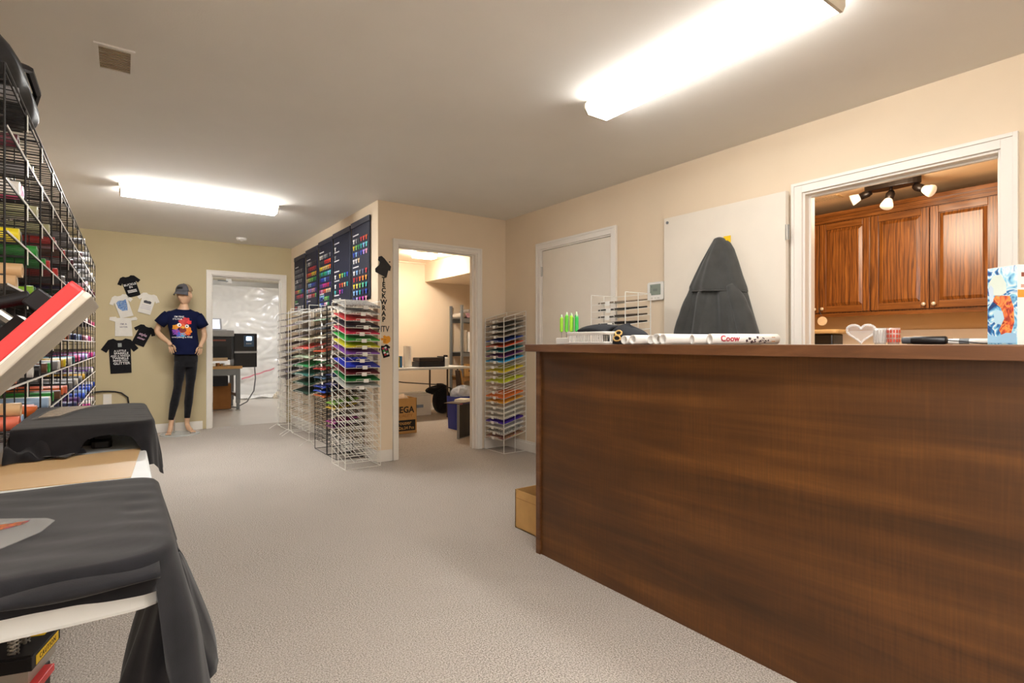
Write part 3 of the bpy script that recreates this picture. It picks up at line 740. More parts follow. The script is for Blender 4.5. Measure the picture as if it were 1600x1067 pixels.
# rack behind the counter
loc = (2.78, 2.87, 0)
tz = [1.36 - .0505 * i for i in range(20)]
rack('white wire rack standing behind the counter below the thermostat', loc, -pi / 2, .33, .26, 1.435, .0, tz, WIREW, .03, tagon=True, wires=6)
for i, c in ((0, ('brown', '#8b7a66')), (1, ('black', '#1d1c1c')), (2, ('dark brown', '#4c4034')), (3, ('jet black', '#161616')), (5, ('grey', '#6a645c')), (6, ('charcoal', '#333'*2))):
    sheet('%s vinyl sheets on the %s tier of the rack behind the counter' % (c[0], ORD[i]), loc, -pi / 2, .02, .31, .05, .25, tz[i], .03, c[1] if len(c[1]) == 7 else '#333333', .26, 'vinyl sheets in the rack behind the counter', thick=.01)

# ------------------------------------------------------------------ long black wire rack of vinyl rolls on the left
RY0, BAY, NB = 2.05, .37, 13                       # first post, bay length, number of bays
RDEP = .32
def rx(y): return -.270 + .0075 * (y - 2.0)        # the front line swings out slightly
rang = math.atan(.0075)
rowz = [1.84 - .148 * k for k in range(12)]
t_r = thing('storage_rack', 'long black wire rack of vinyl rolls along the left wall', 'rack', (rx(RY0), RY0, 0), -rang)
RT = 1.865
def lp(x, y, z): return (x, y, z)
def onfloor(i): return 0.002 if RY0 + BAY * i > 2.785 else TZ + .002
for i in range(NB + 1):
    y = BAY * i; z0 = onfloor(i)
    b = B()
    b.tube([(0, y, z0), (0, y, RT)], .0030, 5)
    b.obj('post', WIREB, t_r)
    b = B(); b.tube([(-RDEP, y, z0), (-RDEP, y, RT)], .0030, 5)
    b.obj('post', WIREB, t_r)
    b = B()
    for xx in (-.075, -.16, -.24): b.tube([(xx, y, z0), (xx, y, RT)], .0024, 4)
    z = RT
    while z > z0 + .03:
        b.tube([(-RDEP, y, z), (0, y, z)], .0020 if round((RT - z) / .0493) % 3 else .0028, 4); z -= .0493
    o = b.obj('divider_panel', WIREB, t_r); o['kind'] = 'stuff'
shelfm = {}
def shelf_mesh(n):
    b = B()
    for k in range(n): b.tube([(-RDEP, BAY * (k + .5) / n, 0), (0, BAY * (k + .5) / n, 0)], .0020, 4)
    b.tube([(0, 0, 0), (0, BAY, 0)], .0028, 4); b.tube([(-RDEP, 0, 0), (-RDEP, BAY, 0)], .0036, 4); b.tube([(-RDEP / 2, 0, 0), (-RDEP / 2, BAY, 0)], .0022, 4)
    return b.mesh('shelf', WIREB)
sm_near, sm_far = shelf_mesh(9), shelf_mesh(5)
rail_me = B().box(.0045, .0058, .006, BAY - .006, -.0030, .0030).mesh('label_rail', PAPER)
tag_me = B().box(.005, .0065, -.010, .010, -.052, .004).mesh('label_holder', PLASTW)
for k, z in enumerate(rowz):
    for i in range(NB):
        if z < TZ and onfloor(i) > .1: continue
        if k == 11 and i < 3: continue
        inst('shelf', sm_near if i < 5 else sm_far, t_r, (0, BAY * i, z))
        if k > 0 and k < 11: inst('label_rail', rail_me, t_r, (0, BAY * i, z))
        if k < 10 and i > 0: inst('label_holder', tag_me, t_r, (0, BAY * i, z))
b = B(); b.tube([(0, 0, RT), (0, BAY * NB, RT)], .0034, 5); b.obj('top_rail', WIREB, t_r)

# the rolls
PALR = {'w': ('white', '#e9e4dc'), 'y': ('yellow', '#f2dd1e'), 't': ('tan', '#d9b283'), 'c': ('cream', '#eadfca'), 'l': ('lime green', '#8fc62a'), 'g': ('green', '#2f9a3a'), 'd': ('dark green', '#1f5a3a'),
        'o': ('orange', '#ef7433'), 'k': ('coral', '#f0795c'), 'r': ('red', '#c8322e'), 'p': ('pink', '#e0568c'), 'm': ('magenta', '#c22a86'), 'v': ('purple', '#5a2a7a'), 'n': ('navy blue', '#222a5e'), 'b': ('blue', '#2f55c4'),
        's': ('light blue', '#a9c4e2'), 'e': ('teal', '#2a93a8'), 'x': ('black', '#1e1c1f'), 'h': ('grey', '#8d8b8c'), 'a': ('maroon', '#5e1f2e'), 'q': ('gold', '#d2a636'), 'i': ('lilac', '#b58fcf'), 'u': ('brown', '#6b4632'), 'f': ('pale pink', '#e6b9c6'), 'z': ('khaki', '#b9b78c')}
rows = [  # one string per shelf; two letters per bay from the near end
    ['h', '', '', '', '', '', '', '', 'h', '', 'h', 'w', ''],
    ['a', 'h', '', '', '', 'h', 'h', 'ha', 'hw', 'hx', 'hw', 'wx', 'hx'],
    ['wp', 'zw', 'zh', 'rf', 'ur', 'ha', 'xh', 'hw', 'xa', 'fh', 'wh', 'xf', 'ax'],
    ['yx', 'gd', 'gr', 'ru', 'hr', 'nh', 'dh', 'xh', 'ha', 'fx', 'wa', 'ah', 'fw'],
    ['tct', 'ld', 'lg', 'dn', 'hs', 'nh', 'ho', 'xn', 'wf', 'fw', 'aw', 'fa', 'pw'],
    ['xu', 'ud', 'dg', 'rv', 'nx', 'oh', 'nb', 'sn', 'ap', 'fp', 'ma', 'pf', 'wa'],
    ['ox', 'wx', 'ug', 'hw', 'qy', 'we', 'ex', 'pe', 'iw', 'sp', 'vi', 'mp', 'fi'],
    ['kst', 'ok', 'sw', 'gu', 'ok', 'xh', 'hw', 'xh', 'qh', 'hx', 'vh', 'hw', 'ix'],
    ['', '', 'cs', 'tz', 'nv', 'nb', 'nv', 'vb', 'bn', 'sb', 'bw', 'bn', 'wb'],
    ['', '', 'ok', 'cx', 'hs', 'sv', 'rv', 'vm', 'vx', 'vb', 'mw', 'ws', 'wm'],
    ['', '', '', '', 'hc', 'xv', 'vm', 'mv', 'xq', 'cs', 'sb', 'ws', 'bs'],
]
rollm = {}
def roll_mesh(ch):
    if ch not in rollm:
        L_ = .305; r = .0225; n = 14
        Mx = Matrix.Rotation(-pi / 2, 4, 'Y')
        rollm[ch] = B().lathe([(.012, .006), (.012, 0), (r, 0), (r, L_), (.012, L_), (.012, L_ - .006)], n, Mx).mesh('vinyl_roll', mat('vinyl_' + PALR[ch][0].replace(' ', '_'), PALR[ch][1], .38, var=.03), smooth=False)
        me = rollm[ch]
        for p in me.polygons: p.use_smooth = abs(p.normal.x) < .5
    return rollm[ch]
rrn = random.Random(5)
RM = Matrix.LocRotScale(Vector((rx(RY0), RY0, 0)), Euler((0, 0, -rang)), None)
def put_roll(ch, k, i, x, y, z, n):
    o = inst('vinyl_roll', roll_mesh(ch))
    o.location = RM @ Vector((x, y, z)); o.rotation_euler = (rrn.uniform(0, 6), 0, -rang + rrn.uniform(-.02, .02))
    tag(o, '%s%s vinyl roll, %s shelf from top, %s bay of black rack' % ('upper ' if n == 2 and len(rows[k][i]) == 3 and PALR[ch][0] in [PALR[q][0] for q in rows[k][i][:2]] else '', PALR[ch][0], ORD[k], ORD[i]), 'vinyl roll', 'vinyl rolls in the long black rack')
for k, row in enumerate(rows):
    for i, st_ in enumerate(row):
        pos = [(.245, 0), (.30, 0), (.2725, .041)] if i < 3 else [(.22 if i < 7 else .255, 0), (.31, 0)]
        for n, ch in enumerate(st_):
            y, dz = pos[n]
            if n == 1 and i < 3 and len(st_) == 2: dz = 0
            put_roll(ch, k, i, rrn.uniform(-.012, .006), BAY * i + y + (rrn.uniform(-.02, .02) if i >= 3 else 0), rowz[k] + .0022 + .0225 + dz, n)
# black bag lying on top of the rack
t = thing('storage_bag', 'soft black bag lying on top of the wire rack at upper left', 'bag', (-.40, 2.4, RT))
def bagf(u, v):
    a = u * 2 * pi; y = -.46 + .92 * v
    e = max(.05, (1 - abs(2 * v - 1) ** 5)) ** .5
    return Vector(((.15 * cos(a)) * e, y, .006 + .05 + (.062 + .012 * sin(v * 11)) * sin(a) * e * (1 if sin(a) > 0 else .75) + .006 * sin(a * 5 + v * 20)))
B().grid(bagf, 28, 24, closed_u=True).obj('bag_body', mat('black_nylon', '#232325', .5, var=.1, scale=20), t, smooth=True)
b = B(); b.tube([(.13, -.2, .06), (.155, -.1, .09), (.155, .1, .09), (.13, .2, .06)], .012, 6); b.obj('strap', BLACKM, t)

# ------------------------------------------------------------------ banners with shirt colour charts
def banner(label, y0, y1, z0, z1, head, blocks, seed):
    """blocks: list of (top fraction, rows of colour lists, columns)"""
    t = thing('colour_chart_banner', label, 'banner', (XO - .012, (y0 + y1) / 2, z0))
    Wd, Hh = y1 - y0, z1 - z0
    def f(u, v): return Vector((.003 * sin(v * 7 + seed) + .004 * sin(u * 5 + seed) * (1 - v), (u - .5) * Wd, v * Hh))
    B().grid(f, 8, 16).obj('cloth', mat('banner_navy', '#0d122c', .7, var=.08), t, smooth=True, solid=.003)
    B().box(-.010, .004, -Wd / 2 - .003, Wd / 2 + .003, Hh - .05, Hh + .004).obj('header_bar', mat('banner_header', '#2b2c3c', .5), t, bevel=.003)
    b = B()
    def tee(cy, cz, sz, c):
        for px0, px1, pz0, pz1 in ((-.30, .30, -.5, .42), (-.55, -.28, .08, .45), (.28, .55, .08, .45)):
            b.box(-.0085, -.0075, cy + px0 * sz, cy + px1 * sz, cz + pz0 * sz, cz + pz1 * sz, col=C(c))
    for (zf, rowsc, ncol) in blocks:
        z = Hh * zf
        b.box(-.0085, -.0075, Wd / 2 - .06 - .16, Wd / 2 - .06, z, z + .012, col=C('#d8d6da'))
        for r_, cols_ in enumerate(rowsc):
            for c_, col_ in enumerate(cols_):
                if col_ is None: continue
                y = Wd / 2 - .05 - (Wd - .09) * (c_ + .5) / ncol
                tee(y, z - .05 - r_ * .066, .046, col_)
    o_ = b.obj('print', attr_mat('print_colours', .6), t); o_['kind'] = 'stuff'
wht, gry, blk, red, org, ylw, grn, lgn, teal, blu, lbl, nvy, pur, pnk, mag, tan = '#e6e4e2', '#85868a', '#34343a', '#c1282c', '#e2622a', '#e8c92e', '#1f8a44', '#7cbf5a', '#1fa0a0', '#2546b8', '#86b5e4', '#252a78', '#5f2f92', '#e79ab5', '#c22a92', '#d6b888'
banner('shirt colour chart banner nearest the wall corner', 4.875, 5.375, 1.50, 2.285, 0, [(.82, [[wht, gry, blk, red, '#d63a2c', org], [ylw, lgn, grn, teal, lbl, '#5fd0d0'], [blu, lbl, nvy, blu, '#b58ae0', pnk], [wht, wht, tan]], 6), (.42, [[wht, lbl, gry, '#5a5f80', red], [red, '#8a2430', org, '#f08a2a', '#f0a43a'], [ylw, '#e8d060', lgn, '#5fd0a0', '#3fb8c0'], [lbl, '#7ab0f0', teal, nvy, blu], [nvy, '#b8b0e8', mag, '#e04ac0', pnk], [wht, wht]], 5)], 1)
banner('mostly empty navy banner, second from the wall corner', 5.405, 5.960, 1.50, 2.275, 0, [(.84, [[wht]], 6), (.72, [[gry]], 6), (.60, [], 6), (.45, [[wht, None, ylw, lgn, teal, blu]], 6), (.32, [[wht, None, red, org, tan, teal], [teal, None, mag, pur]], 6), (.12, [[wht, None, wht]], 6)], 2)
banner('full colour chart banner, middle of the five', 5.985, 6.500, 1.50, 2.265, 0, [(.82, [[wht, '#d8d4c8', gry, '#b8b8b8', gry, blk, gry], [blk, blk, blk, red, red, '#d2322a', org], [ylw, ylw, tan, '#e0c060', tan, '#d9a850', org], [grn, teal, grn, '#2fae80', teal, lbl, '#5fd0d0'], [nvy, blu, blu, lbl, nvy, nvy, blk], [pur, pur, mag, mag, '#b02a6a', red, pur], [mag, pnk, '#e04a6a', org, '#f0c8a0', tan, '#f0d8b0'], [lbl, '#8fd0d8', lbl]], 7), (.19, [[blu, blu, None, lgn, lgn, grn], [lbl, blu, nvy, pnk, wht, grn]], 7)], 3)
banner('colour chart banner, fourth from the wall corner', 6.530, 7.050, 1.50, 2.245, 0, [(.82, [[gry, wht, gry, blk, blk, blk], [blk, '#8a2430', red, red, red, '#8a2430'], [red, org, org, ylw, ylw, '#e8a02e'], [tan, '#c8d060', lgn, lgn, grn, grn], [blk, lbl, lbl, blu, blu, nvy], [lbl, pnk, '#b58ae0', pnk, pnk, pur], [wht, pnk, pnk, red, org, lgn], [blu, None]], 6), (.13, [], 6)], 4)
banner('colour chart banner nearest the back wall', 7.100, 7.610, 1.50, 2.225, 0, [(.80, [[gry, gry, gry, '#6f6a70', gry, blk], [gry, '#77727a', gry, gry, '#6f6a70', gry], [gry, wht, gry, gry, gry]], 6), (.52, [[gry, blk, blk, '#5a2a4a', blk], [red, org, ylw, lgn, teal, blu], [blk, red, '#d63a2c', red, mag, red], [lgn, grn]], 6), (.14, [[red, '#9a4a4a', wht, wht, gry, wht]], 6)], 5)

# ------------------------------------------------------------------ lettering and cut-outs on the short wall
t = thing('wall_lettering', 'black vertical vinyl lettering between the corner and storeroom door', 'sign', (1.937, YB, 1.45))
for ch, z in zip('TECKWRAP', (1.664, 1.617, 1.566, 1.514, 1.457, 1.405, 1.352, 1.298)):
    text('letter', ch, .062, INK, t, T(0, -.002, z - 1.45 + .003) @ FACE_S, ext=.0008, bold=.0022, xs=.92)
for ch, x in zip('HTV', (-.036, 0, .036)):
    text('letter', ch, .078, INK, t, T(x, -.002, 1.213 - 1.45) @ FACE_S, ext=.0008, bold=.001, xs=.72)
def wall_prism(pts, y0, y1): return B().prism(pts, 0, y1 - y0, T(0, y1, 0) @ FACE_S)
t = thing('pointing_hand', 'small orange cut-out hand pointing left below the wall lettering', 'cut-out', (1.950, YB, 1.118))
hp = [(-.055, .004), (-.05, .014), (-.012, .014), (-.02, .03), (-.005, .04), (.012, .03), (.04, .034), (.055, .015), (.05, -.02), (.02, -.04), (-.012, -.036), (-.02, -.024), (-.018, -.008), (-.045, -.006)]
B().prism(hp, 0, .002, FACE_S).obj('hand', mat('cutout_orange', '#f0a01e', .5, var=.02), t)
b = B()
for (x0, x1, z) in ((-.012, .012, .0), (-.014, .008, -.013), (-.010, .006, -.025)): b.box(x0, x1, -.0026, -.002, z - .0012, z + .0012)
b.obj('finger_line', INK, t)
# small garments pinned to this wall
def cut_tee(label, loc, w, h, ang, m, y, name='mini_shirt', grp=None, pts=None, cat='shirt'):
    t = thing(name, label, cat, (loc[0], y, loc[1]), 0, grp)
    Rz = Matrix.Rotation(ang, 4, 'Z')
    pp = [tuple((Rz @ Vector((px, pz, 0)))[:2]) for px, pz in (pts or tee_poly(w, h))]
    bm_ = B()
    n = len(pp)
    def lift(p, k):   # a soft pillow edge
        return p
    bm_.prism(pp, 0.003, .010, FACE_S)
    bm_.obj('fabric', m, t, bevel=.003)
    return t, Rz
hood = [(-.30, .46), (-.10, .52), (.10, .40), (.30, .22), (.52, .04), (.46, -.18), (.34, -.16), (.22, -.52), (-.50, -.28), (-.52, -.12), (-.26, .08), (-.22, .22), (-.34, .30)]
cut_tee('small folded black garment pinned above the wall lettering', (1.930, 1.785), 1, 1, 0, mat('glossy_black_fabric', '#17161a', .45, var=.2, scale=30), YB, 'mini_garment', pts=[(x * .148, y * .19) for x, y in hood], cat='garment')
t, Rz = cut_tee('tiny black shirt with a bright print under the orange hand', (1.950, 1.012), .115, .115, .25, BLACKF, YB)
b = B()
for i, c in enumerate(('#d63a4a', '#e8e4e0', '#3a9a4a', '#b02a6a', '#e8e4e0', '#2a8a3a', '#c23a3a', '#e4d8d8')):
    x, z = -.012 + (i % 2) * .024, .03 - (i // 2) * .02
    b.box(x - .010, x + .010, -.0112, -.0102, z - .008, z + .008, Matrix.Rotation(-.35, 4, 'Y'), col=C(c))
o_ = b.obj('print', attr_mat('print_colours'), t); o_['kind'] = 'stuff'
t = thing('wall_hook', 'tiny black screw in the wall beside the folded garment', 'hook', (1.995, YB, 1.835))
B().lathe([(0, 0), (.007, 0), (.006, .005), (0, .007)], 10, Matrix.Rotation(pi / 2, 4, 'X')).obj('head', BLACKM, t)

# shirts on the far wall
WH = mat('white_cotton', '#e6e2da', .9, var=.04, scale=20, bump=.1, bscale=300)
def lines(t, Rz, items, m):
    for s_, sz, x, z in items:
        text('lettering', s_, sz, m, t, FACE_S @ Rz @ T(x, z, .0112), ext=.0005, bold=.0006)
t, Rz = cut_tee('small black shirt with white block text, topmost on the far wall', (.067, 1.761), .235, .25, .30, BLACKF, YF)
lines(t, Rz, [('BUCKLE', .034, .0, .02), ('IN', .034, .0, -.012)], WINK)
b = B(); 
for r_ in range(3): b.box(-.045, .045, -.0118, -.0108, -.05 - r_ * .012, -.043 - r_ * .012, FACE_S @ Rz @ FACE_S.inverted())
o_ = b.obj('print', WINK, t); o_['kind'] = 'stuff'
t, Rz = cut_tee('small white shirt with a blue splash print on the far wall', (-.007, 1.524), .235, .27, .30, WH, YF)
B().prism([(-.05, .05), (-.02, .07), (.02, .06), (.05, .07), (.045, .0), (.03, -.06), (-.02, -.055), (-.05, -.01)], .0102, .0115, FACE_S @ Rz).obj('print', swirl_mat('blue_splash', ['#dfe6ee', '#6a93cc', '#2f5fa8', '#a9c6e6', '#3a3f60'], 24, .6), t)
t, Rz = cut_tee('small white shirt with a dark emblem on the far wall, nearest the mannequin', (.230, 1.564), .235, .25, -.26, WH, YF)
B().prism([(-.04, .025), (-.02, .035), (.0, .03), (.02, .035), (.04, .025), (.035, .0), (-.035, .0)], .0102, .0115, FACE_S @ Rz).obj('print', mat('dark_print', '#3a3640', .6), t)
b = B()
for r_ in range(3): b.box(-.05, .05, -.0116, -.0106, -.03 - r_ * .02, -.022 - r_ * .02, FACE_S @ Rz @ FACE_S.inverted())
b.obj('print_lines', mat('pale_print', '#c9c2cc', .6), t)
t, Rz = cut_tee('small white shirt hung level with a faint grey slogan on the far wall', (-.0, 1.298), .27, .235, .02, WH, YF, pts=[(-.135, .06), (-.13, .095), (-.07, .10), (-.06, .085), (.07, .085), (.12, .10), (.135, .08), (.13, .06), (.075, .055), (.085, -.13), (-.085, -.13), (-.08, .04)])
lines(t, Rz, [("I'M A", .030, .0, .012), ('SISTER', .026, .0, -.022)], mat('grey_print', '#8f8a92', .6))
t, Rz = cut_tee('small black shirt with a pink script print on the far wall', (.186, 1.179), .235, .25, -.42, BLACKF, YF)
lines(t, Rz, [('style', .045, .0, .01), ('sister', .036, .0, -.038)], mat('pink_print', '#dcb6cc', .6))
t, Rz = cut_tee('larger black shirt with a white glitter slogan, lowest on the far wall', (-.031, .937), .36, .41, .04, BLACKF, YF)
lines(t, Rz, [('A LITTLE', .030, .0, .058), ('SPARKLE', .036, .01, .028), ('AND A WHOLE', .026, .0, .000), ('TWINKLE', .036, .0, -.028), ('MAKES YOU', .026, .0, -.055), ('GLITTER', .042, .01, -.088)], WINK)
B().box(-.018, .018, -.0115, -.0105, .105, .15, FACE_S @ Rz @ FACE_S.inverted()).obj('neck_label', mat('neck_label_grey', '#9aa09c', .6), t)
# outlet and cable
t = thing('wall_outlet', 'white wall outlet low on the far wall behind the rack', 'outlet', (-.153, YF, .435))
B().box(-.04, .04, -.007, 0, -.06, .06).obj('plate', WHITE, t, bevel=.003)
for z in (-.025, .025): B().box(-.016, .016, -.009, -.007, z - .014, z + .014).obj('socket', PLASTW, t)
pts = [(-.40 + .06 * k, YF - .02 - .01 * sin(k), .50 + .03 * sin(k * .5) if k < 5 else .52 - (k - 5) ** 2 * .018) for k in range(0, 8)]
tag(B().tube([(p[0] + .02, p[1], p[2]) for p in pts] + [(.06, YF - .03, .30), (.08, YF - .04, .006), (.0, YF - .1, .006)], .008, 6).obj('power_cable', BLACKM, smooth=True), 'black cable looping along the far wall above the outlet', 'cable')

# ------------------------------------------------------------------ mannequin
def skin(vs, es, root=0, sub=2):
    me = bpy.data.meshes.new('skin'); me.from_pydata([v[:3] for v in vs], es, []); me.update()
    o = bpy.data.objects.new('skin', me); COL.objects.link(o)
    md = o.modifiers.new('s', 'SKIN'); md.branch_smoothing = .6; md.use_smooth_shade = True
    for i, v in enumerate(vs):
        d = me.skin_vertices[0].data[i]; d.radius = (v[3], v[4] if len(v) > 4 else v[3]); d.use_root = (i == root)
    s2 = o.modifiers.new('u', 'SUBSURF'); s2.levels = sub; s2.render_levels = sub
    bpy.context.view_layer.update()
    m2 = bpy.data.meshes.new_from_object(o.evaluated_get(bpy.context.evaluated_depsgraph_get()))
    bpy.data.objects.remove(o)
    return [tuple(v.co) for v in m2.vertices], [tuple(p.vertices) for p in m2.polygons]
mq = thing('mannequin', 'mannequin in grey cap, navy t-shirt and black leggings against the far wall', 'mannequin', (.552, 7.575, 0))
V_ = [(.06, 0, .93, .10), (.05, 0, 1.10, .095), (.035, 0, 1.30, .105), (.03, .01, 1.43, .085), (.035, .0, 1.51, .052), (.04, -.01, 1.585, .048),
      (-.130, .01, 1.425, .030), (-.196, .028, 1.335, .036), (-.236, .04, 1.225, .034), (-.185, -.02, 1.155, .033), (-.118, -.085, 1.092, .023), (-.100, -.105, 1.055, .024, .030),
      (.185, .01, 1.420, .030), (.232, .03, 1.310, .036), (.258, .05, 1.19, .034), (.245, -.01, 1.13, .032), (.208, -.075, 1.068, .023), (.196, -.095, 1.03, .024, .030),
      (.0, 0, .85, .062), (-.03, -.015, .53, .040), (-.06, .012, .38, .042), (-.098, .0, .10, .027), (-.106, -.05, .058, .030), (-.126, -.125, .036, .024),
      (.12, 0, .85, .062), (.10, .01, .55, .040), (.088, .05, .38, .042), (.072, .055, .105, .027), (.086, .0, .058, .030), (.115, -.075, .036, .024)]
E_ = [(0, 1), (1, 2), (2, 3), (3, 4), (4, 5), (3, 6), (6, 7), (7, 8), (8, 9), (9, 10), (10, 11), (3, 12), (12, 13), (13, 14), (14, 15), (15, 16), (16, 17),
      (0, 18), (18, 19), (19, 20), (20, 21), (21, 22), (22, 23), (0, 24), (24, 25), (25, 26), (26, 27), (27, 28), (28, 29)]
hv, hf = skin(V_, E_)
body = B().add(hv, hf)
def finger(p0, p1, p2, p3, r):
    v, f = skin([(*p0, r), (*p1, r * .95), (*p2, r * .85), (*p3, r * .65)], [(0, 1), (1, 2), (2, 3)], sub=1); body.add(v, f)
for (hx, hy, hz, sgn) in ((-.100, -.105, 1.055, 1), (.196, -.095, 1.03, -1)):
    for k in range(4):
        ox = (-.021 + .014 * k); ln = (.9, 1.05, 1.0, .8)[k] if sgn > 0 else (.8, 1.0, 1.05, .9)[k]
        dx = .012 * sgn + .004 * (k - 1.5)
        p0 = (hx + ox, hy + .004, hz - .008); p1 = (hx + ox + dx * .6, hy - .006, hz - .042 * ln); p2 = (hx + ox + dx * 1.2, hy - .002, hz - .068 * ln); p3 = (hx + ox + dx * 1.6, hy + .008, hz - .088 * ln)
        finger(p0, p1, p2, p3, .0078)
    tx_ = .026 * sgn
    finger((hx + tx_ * .5, hy - .006, hz + .012), (hx + tx_ * 1.25, hy - .022, hz - .006), (hx + tx_ * 1.6, hy - .026, hz - .028), (hx + tx_ * 1.7, hy - .024, hz - .044), .0085)
# toes
for (fx, fy, dx) in ((-.126, -.125, -.006), (.115, -.075, .010)):
    for k in range(5):
        ox = -.022 + .011 * k; sc = (1.0, .95, .95, 1.0, 1.1)[k if fx < 0 else 4 - k]
        finger((fx + ox * .8, fy + .012, .032), (fx + ox + dx * .5, fy - .012, .030), (fx + ox + dx, fy - .026 * sc, .026), (fx + ox + dx, fy - .034 * sc, .023), .0085 * sc)
HM = T(.040, -.018, 1.665) @ Matrix.Rotation(radians(-32), 4, 'Z') @ Matrix.Rotation(radians(6), 4, 'X')
def g(a, s): return math.exp(-a * a / (2 * s * s))
def headf(u, v):
    th_ = 2 * pi * u; ph_ = pi * (v - .5)
    x, y, z = cos(ph_) * sin(th_), -cos(ph_) * cos(th_), sin(ph_)
    jaw = 1 - .30 * max(0, -z) ** 1.4 * (1 if y < .2 else .6)
    X = .074 * x * jaw; Y = .095 * y * (1 - .10 * max(0, -z)); Z = .118 * z
    if y < 0:
        f = -y
        d = .034 * g(x, .13) * g(z + .20, .13) + .016 * g(x, .12) * g(z - .02, .2) + .006 * g(z - .28, .1) * g(x, .4)
        d -= .017 * (g(x - .36, .15) + g(x + .36, .15)) * g(z - .06, .11)
        d += .013 * g(x, .2) * g(z + .47, .045) + .012 * g(x, .2) * g(z + .60, .05) - .008 * g(x, .28) * g(z + .535, .03)
        d += .016 * g(x, .25) * g(z + .84, .10)
        Y -= d * f
    return HM @ Vector((X, Y, Z))
body.grid(headf, 72, 60, closed_u=True)
for sx in (-1, 1):
    def ear(u, v):
        a = 2 * pi * u; p = pi * (v - .5)
        return HM @ Vector((sx * .074 + .010 * cos(p) * cos(a), .012 + .018 * cos(p) * sin(a), -.01 + .032 * sin(p)))
    body.grid(ear, 12, 8, closed_u=True)
body.obj('body', SKIN, mq, smooth=True)
# t-shirt
tr = [(.950, .058, .132, .108), (.99, .058, .136, .108), (1.05, .054, .139, .106), (1.12, .047, .140, .105), (1.20, .036, .143, .106), (1.28, .026, .147, .108), (1.36, .024, .158, .108), (1.42, .027, .182, .100), (1.450, .029, .178, .086), (1.478, .031, .135, .072), (1.505, .033, .078, .064), (1.508, .034, .066, .058)]
def tee_ring(z):
    for i in range(len(tr) - 1):
        if z <= tr[i + 1][0]:
            q = max(0, (z - tr[i][0]) / (tr[i + 1][0] - tr[i][0])); return [tr[i][k] * (1 - q) + tr[i + 1][k] * q for k in range(1, 4)]
    return tr[-1][1:]
def teef(u, v):
    i = min(int(v * (len(tr) - 1)), len(tr) - 2); q = v * (len(tr) - 1) - i
    z, c, rx_, ry_ = [tr[i][k] * (1 - q) + tr[i + 1][k] * q for k in range(4)]
    a = 2 * pi * u; k = .004 * sin(a * 6 + z * 30) * max(0, (1.35 - z) / .4)
    return Vector((c + (rx_ + k) * cos(a), (ry_ + k) * sin(a) + .005, z - (.012 * (1 - sin(a)) if i > 8 else 0)))
b = B().grid(teef, 40, 33, closed_u=True)
for (p0, p1) in (((-.112, .008, 1.428), (-.210, .030, 1.315)), ((.170, .008, 1.423), (.243, .032, 1.290))):
    a, c = Vector(p0), Vector(p1)
    b.tube([a, a.lerp(c, .25), a.lerp(c, .6), c], [.060, .066, .065, .063], 20, cap=False)
b.obj('t_shirt', NAVYF, mq, smooth=True, solid=.003)
def conform(o, off):
    for v in o.data.vertices:
        c, rx_, ry_ = tee_ring(v.co.z); q = min(.98, abs((v.co.x - c) / rx_))
        v.co.y = .005 - ry_ * sqrt(1 - q * q) - off + (v.co.y * .3)
    return o
b = B()
def blob(cx, cz, r, col, n=14, sx=1.0, ph=0, wav=0.0):
    cx = .014 + (cx - .005) * 1.4; cz = 1.268 + (cz - 1.20) * 1.35; r *= 1.38
    vs = [(cx, 0, cz)] + [(cx + r * sx * (1 + wav * sin(5 * a + ph)) * cos(a), 0, cz + r * (1 + wav * sin(5 * a + ph)) * sin(a)) for a in [2 * pi * k / n for k in range(n)]]
    b.add(vs, [(0, 1 + (k + 1) % n, 1 + k) for k in range(n)], C(col))
for i, (cx, cz, r, c) in enumerate([(.005, 1.185, .052, '#e2602a'), (-.040, 1.165, .028, '#8a4ab8'), (-.045, 1.205, .022, '#f0a02a'), (.045, 1.175, .030, '#f08a1e'), (.03, 1.262, .030, '#c8242e'), (.055, 1.25, .018, '#e8343a'), (.0, 1.255, .022, '#d83a3a'), (-.02, 1.14, .02, '#3a6ad0'), (.01, 1.14, .018, '#4ab0d8'), (.05, 1.15, .016, '#e0441e')]):
    blob(cx, cz, r, c, 20, 1, i, .18)
o = b.obj('bird_print', attr_mat('print_colours'), mq); conform(o, .0045); o['kind'] = 'stuff'
b = B(); blob(-.018, 1.225, .016, '#f4f0ea'); blob(.038, 1.215, .015, '#f4f0ea'); blob(.008, 1.180, .022, '#7a1a1a', sx=1.2); blob(.008, 1.203, .010, '#f2b830', sx=1.3)
o = b.obj('bird_eyes', attr_mat('print_colours'), mq); conform(o, .0058); o['kind'] = 'stuff'
b = B(); blob(-.016, 1.223, .006, '#101010'); blob(.036, 1.214, .006, '#101010')
o = b.obj('pupils', attr_mat('print_colours'), mq); conform(o, .0068); o['kind'] = 'stuff'
for s_, sz, x, z in (("I'M FINE", .028, -.018, 1.398), ("IT'S FINE", .025, -.036, 1.370), ('everything is FINE', .028, .014, 1.158)):
    conform(text('lettering', s_, sz, WINK, mq, T(x, 0, z) @ FACE_S, ext=.0003, bold=.0004), .0045)
